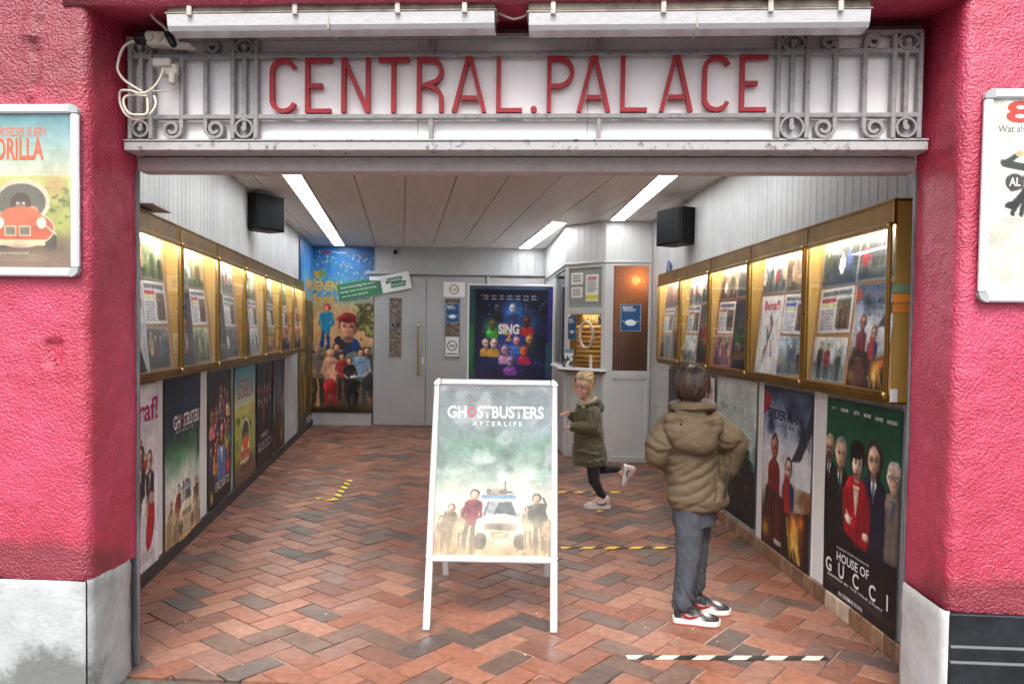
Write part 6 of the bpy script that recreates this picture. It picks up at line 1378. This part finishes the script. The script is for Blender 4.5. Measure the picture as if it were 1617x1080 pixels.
for (pts_, dep, wd) in ((((150, 398), (215, 388), (270, 378), (335, 374), (400, 388)), .012, .010), (((160, 525), (230, 500), (290, 470), (340, 440)), .012, .014), (((170, 565), (240, 540), (305, 508)), .009, .012), (((195, 478), (260, 440), (330, 402)), .010, .012), (((150, 490), (180, 455), (210, 432)), .008, .010),
                        (((225, 600), (285, 572), (335, 535)), .009, .012), (((160, 440), (200, 420)), .007, .010), (((345, 260), (385, 300), (440, 330)), .008, .012), (((300, 400), (350, 395), (400, 372), (430, 345)), .012, .012), (((330, 330), (370, 350), (420, 350)), .006, .010), (((60, 300), (90, 340), (140, 360)), .010, .012), (((50, 360), (100, 385), (150, 385)), .010, .012),
                        (((110, 260), (140, 300), (160, 345)), .008, .012), (((340, 470), (352, 520), (340, 570)), .012, .008), (((180, 590), (200, 560)), .006, .01), (((390, 400), (385, 450), (400, 510)), .010, .010), (((250, 590), (300, 600)), .007, .01)):
    Q = [((a / 2.4545 + 191.5) / 310, 1.5 - (e / 2.4545 + 32) / 310) for a, e in pts_]
    for i in range(len(Q) - 1): CR.append((Q[i], Q[i + 1], dep, wd))
def jf(p, n):
    k = min(1, max(0, (p.z - .57) / .05)); d = 0.; x = p.x + .012 * mnoise.noise(p * 14); z = p.z + .012 * mnoise.noise(p * 14 + Vector((7, 7, 7)))
    if n.y < .25:
        for (a, e, dep, wd) in CR:
            vx, vz = e[0] - a[0], e[1] - a[1]; t = max(0, min(1, ((x - a[0]) * vx + (z - a[1]) * vz) / (vx * vx + vz * vz)))
            q = (math.hypot(x - a[0] - t * vx, z - a[1] - t * vz) / wd); d = min(d, -dep * math.exp(-q * q)) if q < 3 else d
            if 1 < q < 4: d += .0012 * math.exp(-(q - 2) ** 2)
    return .62 * d * k + .007 * mnoise.noise(Vector((p.x * 5, p.y * 5, p.z * 9))) * k + .0022 * mnoise.noise(Vector((p.x * 22 + p.z * 14, p.y * 22, p.z * 30))) 
bake(o, jf)
b = MB()
b.ell((.930, 3.870, .975), (.138, .062, .092), RY(.22).to_3x3(), 28, 18); b.ell((.955, 3.868, .935), (.075, .045, .050), RY(.3).to_3x3())
hr = [((.935 + .160 * math.cos(a), 3.950 + .092 * math.sin(a), 1.094 + .004 * math.cos(a) + .010 * math.sin(a))) for a in [2 * math.pi * k / 28 for k in range(29)]]
b.tube(hr, .033, 12, cap=False); hr2 = [((.948 + .105 * math.cos(a), 3.965 + .075 * math.sin(a), 1.126)) for a in [2 * math.pi * k / 24 for k in range(25)]]; b.tube(hr2, .028, 12, cap=False)
b.cap((.82, 3.88, 1.065), (1.055, 3.885, 1.055), .036, .034); b.cap((.82, 3.885, 1.02), (.90, 3.86, .96), .04, .04); b.cap((1.055, 3.885, 1.02), (.98, 3.862, .95), .036, .036)
o = child(b.build('hood', m_jk), boy); remesh(o, .0055, 5, .5)
bake(o, lambda p, n: .008 * mnoise.noise(Vector((p.x * 7, p.y * 7, p.z * 16 - p.x * 6))) + .003 * puff(p, 12, 12, 24, 1.) - .004)
b = MB(); b.cyl((.86, 3.842, 1.045), (.86, 3.836, 1.045), .006); b.build('snap', m_black, o)
m_zip = mat('dark_zip', S(40, 38, 38), .5)
b = MB(); b.tube(smoothp([(1.118, 3.868, .80), (1.108, 3.862, .74), (1.098, 3.872, .66)]), .0065, 8); z_ = b.build('pocket_zip', m_zip); z_.parent = boy; z_.matrix_parent_inverse = T(-.98, -3.98, 0)
# trousers
m_tr = mat('grey_wool_trousers', S(66, 69, 76), .9, c2=S(82, 85, 92), nscale=14, bump=.3, bscale=120, spec=.2)
b = MB(); b.loft([((.975, 3.99, .50), .115, .10, .3), ((.975, 3.99, .66), .12, .10, .3)])
for p in (((.94, 3.955, .60), (.935, 3.935, .34), .082, .064), ((.935, 3.935, .34), (.906, 3.925, .10), .064, .050), ((1.01, 4.035, .60), (1.005, 4.045, .36), .078, .062), ((1.005, 4.045, .36), (1.005, 4.07, .14), .062, .048)): b.cap(*p, 20)
for k in range(4): b.cap((.885, 3.895, .12 + .035 * k), (.93, 3.885, .105 + .035 * k), .012, .009, 8)
o = child(b.build('trousers', m_tr)); remesh(o, .005, 4, .5)
bake(o, lambda p, n: (.005 + .010 * max(0, 1 - abs(p.z - .13) / .13)) * puff(Vector((p.x, p.y, p.z + 1.2 * p.x)), 6, 6, 8, 2., .6) + .001 * puff(p, 22, 22, 44, 7.) - .003)
wht, blk_, red_ = S(226, 222, 216), S(46, 46, 50), S(150, 24, 40)
m_sole = mat('white_rubber', S(226, 222, 218), .5); m_pink = mat('pink_rubber', S(196, 120, 126), .55); m_redl = mat('red_leather', red_, .4); m_lace = mat('black_lace', S(30, 30, 32), .8)
for (x, y, a, nm) in ((.866, 3.935, -.22, 'near'), (.962, 4.075, -.10, 'far')):
    s_ = shoe('shoe', None, T(x, y, .001) @ RZ(a), .232, wht, blk_, blk_, m_redl, m_sole, m_pink, m_lace); s_.parent = boy; s_.matrix_parent_inverse = T(-.98, -3.98, 0)
    # padded collar and ankle
# ---- the girl
girl = thing('person', 'smiling blond girl in a long dark olive coat, running past the ticket booth', 'person'); girl.location = (.68, 6.53, 0)
def gch(o): o.parent = girl; o.matrix_parent_inverse = T(-.68, -6.53, 0); return o
HG = T(.612, 6.49, 1.045) @ RZ(math.radians(-24)) @ RY(.10) @ RX(.08)
b = MB(); head_prims(b, HG, .93); b.cap((.63, 6.52, .97), (.66, 6.54, .86), .040, .048)
b.loft([((.68, 6.53, .40), .10, .09, 0), ((.68, 6.53, .6), .10, .085, 0), ((.665, 6.53, .80), .11, .08, 0), ((.66, 6.53, .87), .07, .06, 0)])
LG = [((.70, 6.48, .44), (.716, 6.46, .245), .058, .046), ((.716, 6.46, .245), (.795, 6.47, .10), .043, .028), ((.72, 6.58, .44), (.745, 6.585, .32), .058, .048), ((.745, 6.585, .32), (.935, 6.60, .322), .044, .028)]
for p in LG: b.cap(*p)
b.cap((.69, 6.46, .81), (.698, 6.40, .70), .03, .03); b.cap((.70, 6.395, .69), (.505, 6.41, .70), .032, .022)
b.cap((.60, 6.62, .82), (.585, 6.64, .72), .04, .034); b.cap((.585, 6.64, .72), (.495, 6.60, .80), .03, .022)
hand(b, T(.505, 6.41, .70) @ RZ(math.pi) @ RX(.3), .80, 1.25, 1); hand(b, T(.495, 6.60, .80) @ RZ(math.pi - .2) @ RY(.2) @ RX(-.6), .80, .55, -1)
b.cap((.795, 6.47, .10), (.72, 6.455, .05), .03, .025); b.cap((.935, 6.60, .322), (.965, 6.60, .27), .028, .026)
o = gch(b.build('body', m_skin)); remesh(o, .0042, 3)
for s in (-1, 1):
    q = MB(); q.ell(HG @ (Vector((s * .027, -.0845, -.004)) * .93), (.0125, .004, .0070), HG.to_3x3(), 14, 8); e = gch(q.build('eye', mat('eye_white', S(232, 228, 224), .3), smooth=True))
    q = MB(); q.ell(HG @ (Vector((s * .027, -.0885, -.004)) * .93), (.0068, .0024, .0066), HG.to_3x3(), 12, 8); q.build('iris', mat('dark_iris', S(50, 44, 46), .2), e, True)
    q = MB(); q.tube([HG @ (Vector((s * x, y, z)) * .93) for x, y, z in ((.012, -.093, .013), (.027, -.0915, .019), (.043, -.081, .014))], .0022, 6); gch(q.build('eyebrow', mat('fair_brow', S(150, 112, 76), .7)))
q = MB(); q.tube([HG @ (Vector((x, y, z)) * .93) for x, y, z in ((-.026, -.080, -.050), (-.012, -.092, -.060), (0, -.0945, -.063), (.012, -.092, -.060), (.026, -.080, -.050))], .0042, 8); mo = gch(q.build('lips', mat('lips', S(196, 110, 106), .4), smooth=True))
q = MB(); q.tube([HG @ (Vector((x, y, z)) * .93) for x, y, z in ((-.018, -.090, -.0535), (0, -.0965, -.0585), (.018, -.090, -.0535))], .0042, 6); q.build('teeth', mat('teeth', S(232, 226, 214), .3), mo)
m_bl = mat('blond_hair', S(196, 160, 104), .42, c2=S(226, 198, 146), nscale=50, spec=.5)
def rg(r):
    for _ in range(2100):
        a = r.uniform(0, 2 * math.pi); z = r.uniform(-.45, 1); s = math.sqrt(max(0, 1 - z * z)); x, y = s * math.cos(a), s * math.sin(a)
        if y < -.30 and z < .50 and abs(x) < .86: continue
        if abs(x) > .86 and z < -.1 and y < .1: continue
        yield (x, y, z), (0, 1, .5)
hb = MB(); hb.ell(HG @ Vector((0, .018, .028)), (.073, .087, .082), HG.to_3x3(), 28, 18); hb.ell(HG @ Vector((0, .045, -.02)), (.060, .046, .045), HG.to_3x3())
hh = gch(hb.build('hair', m_bl, smooth=True)); bun = Vector((.035, .07, .098)) * .93
strands('hair_strands', hh, HG, .93, mat('blond_hair_locks', attr=True, rough=.38, spec=.5), rg, 8, .085, .0036, .020, gather=tuple(bun), hcol=S(206, 180, 136))
q = MB(); r = random.Random(2)
for k in range(60):
    a, e = r.uniform(0, 6.28), r.uniform(-1, 1); d = Vector((math.cos(a), math.sin(a), e)).normalized(); c0 = HG @ bun; q.tube([c0 + d * .012, c0 + d * .026 + Vector((0, 0, .004)), c0 + (d + Vector((r.uniform(-.5, .5), r.uniform(-.5, .5), r.uniform(-.3, .5)))).normalized() * r.uniform(.026, .042)], [.006, .007, .002], 6)
q.ell(HG @ bun, (.024, .024, .022)); q.build('hair_bun', m_bl, hh, True)
q = MB(); q.tube([HG @ bun + Vector((.018 * math.cos(t), .018 * math.sin(t), -.012)) for t in [k * .6 for k in range(11)]], .005, 8); q.build('hair_tie', m_black, hh)
q = MB()
for k in range(26):
    s = r.choice((-1, 1)); x0 = s * r.uniform(.062, .076); q.tube([HG @ Vector((x0, -.035 + r.uniform(-.02, .02), .03)), HG @ Vector((x0 * 1.08, -.045, -.01)), HG @ Vector((x0 * (1.0 + r.uniform(0, .2)), -.045 + r.uniform(-.01, .02), -.05 - r.uniform(0, .03)))], [.002, .002, .0008], 5)
q.build('loose_hair', m_bl, hh, True)
m_ct = mat('dark_olive_coat', S(78, 76, 52), .6, c2=S(92, 90, 64), nscale=9, bump=.35, bscale=26, bump2=.5, b2scale=9, bdist=.012, sheen=.2)
b = MB(); gl_ = .0
b.loft([((.685, 6.53, .362), .152, .120, 0), ((.685, 6.53, .385), .156, .124, 0), ((.682, 6.53, .48), .146, .120, 0), ((.675, 6.53, .58), .132, .112, 0), ((.668, 6.53, .68), .122, .104, 0), ((.66, 6.53, .77), .120, .104, 0), ((.655, 6.53, .84), .105, .100, 0), ((.648, 6.53, .885), .075, .075, 0)], 28)
for p in (((.69, 6.45, .82), (.695, 6.40, .70), .066, .056), ((.695, 6.40, .70), (.53, 6.41, .70), .052, .040), ((.61, 6.62, .82), (.59, 6.64, .73), .052, .048), ((.59, 6.64, .73), (.525, 6.61, .775), .044, .038)): b.cap(*p, 18)
for (p, q_, r_) in (((.60, 6.415, .62), (.76, 6.42, .66), .014), ((.58, 6.41, .50), (.74, 6.41, .47), .013), ((.66, 6.41, .40), (.80, 6.43, .43), .014)): b.cap(p, q_, r_, r_ * .6, 10)
o = gch(b.build('coat', m_ct)); remesh(o, .006, 4, .5)
bake(o, lambda p, n: .010 * puff(Vector((p.x, p.y, p.z + .5 * p.x)), 4.5, 4.5, 8, 4., .8) + .003 * puff(p, 11, 11, 18, 8.) - .005)
b = MB(); b.ell((.745, 6.56, .855), (.062, .075, .060)); b.ell((.71, 6.56, .90), (.06, .08, .035)); b.tube([(.665 + .080 * math.cos(a), 6.53 + .078 * math.sin(a), .895 + .022 * math.cos(a)) for a in [2 * math.pi * k / 24 for k in range(25)]], .026, 12, cap=False)
o = gch(b.build('hood', m_ct)); remesh(o, .0065, 4, .5, [('CLOUDS', .06, .010)])
b = MB(); b.tube([(.652 + .066 * math.cos(a), 6.50 + .066 * math.sin(a), .918 + .022 * math.cos(a) + .01 * math.sin(a)) for a in [2 * math.pi * k / 24 for k in range(25)]], .017, 10, cap=False); b.cap((.60, 6.455, .905), (.615, 6.435, .865), .018, .012); b.cap((.72, 6.50, .945), (.745, 6.51, .90), .016, .012)
o = gch(b.build('fleece_lining', mat('cream_fleece', S(176, 166, 138), .95, c2=S(200, 190, 160), nscale=60, bump=1, bscale=180))); remesh(o, .005, 2, .5, [('CLOUDS', .012, .008)])
m_lg = mat('black_leggings', (.012, .012, .014), .75, sheen=.2)
b = MB()
for (p, q_, r1, r2) in LG[:2] + LG[2:]: b.cap(p, q_, r1 + .005, r2 + .006)
o = gch(b.build('leggings', m_lg)); remesh(o, .005, 3, .5, [('CLOUDS', .03, .004)])
m_gs = mat('brown_grey_mark', S(70, 60, 60), .5); pk = S(214, 190, 188)
s_ = shoe('shoe', None, T(.855, 6.475, .001) @ RZ(math.pi + .05), .215, S(220, 204, 202), pk, pk, m_gs, m_sole, mat('pale_rubber', S(206, 176, 170), .6), m_sole); s_.parent = girl; s_.matrix_parent_inverse = T(-.68, -6.53, 0)
s_ = shoe('shoe', None, T(.985, 6.60, .360) @ RY(math.radians(98)) , .20, S(226, 212, 210), pk, pk, m_gs, m_sole, MATS['pale_rubber'], m_sole); s_.parent = girl; s_.matrix_parent_inverse = T(-.68, -6.53, 0)
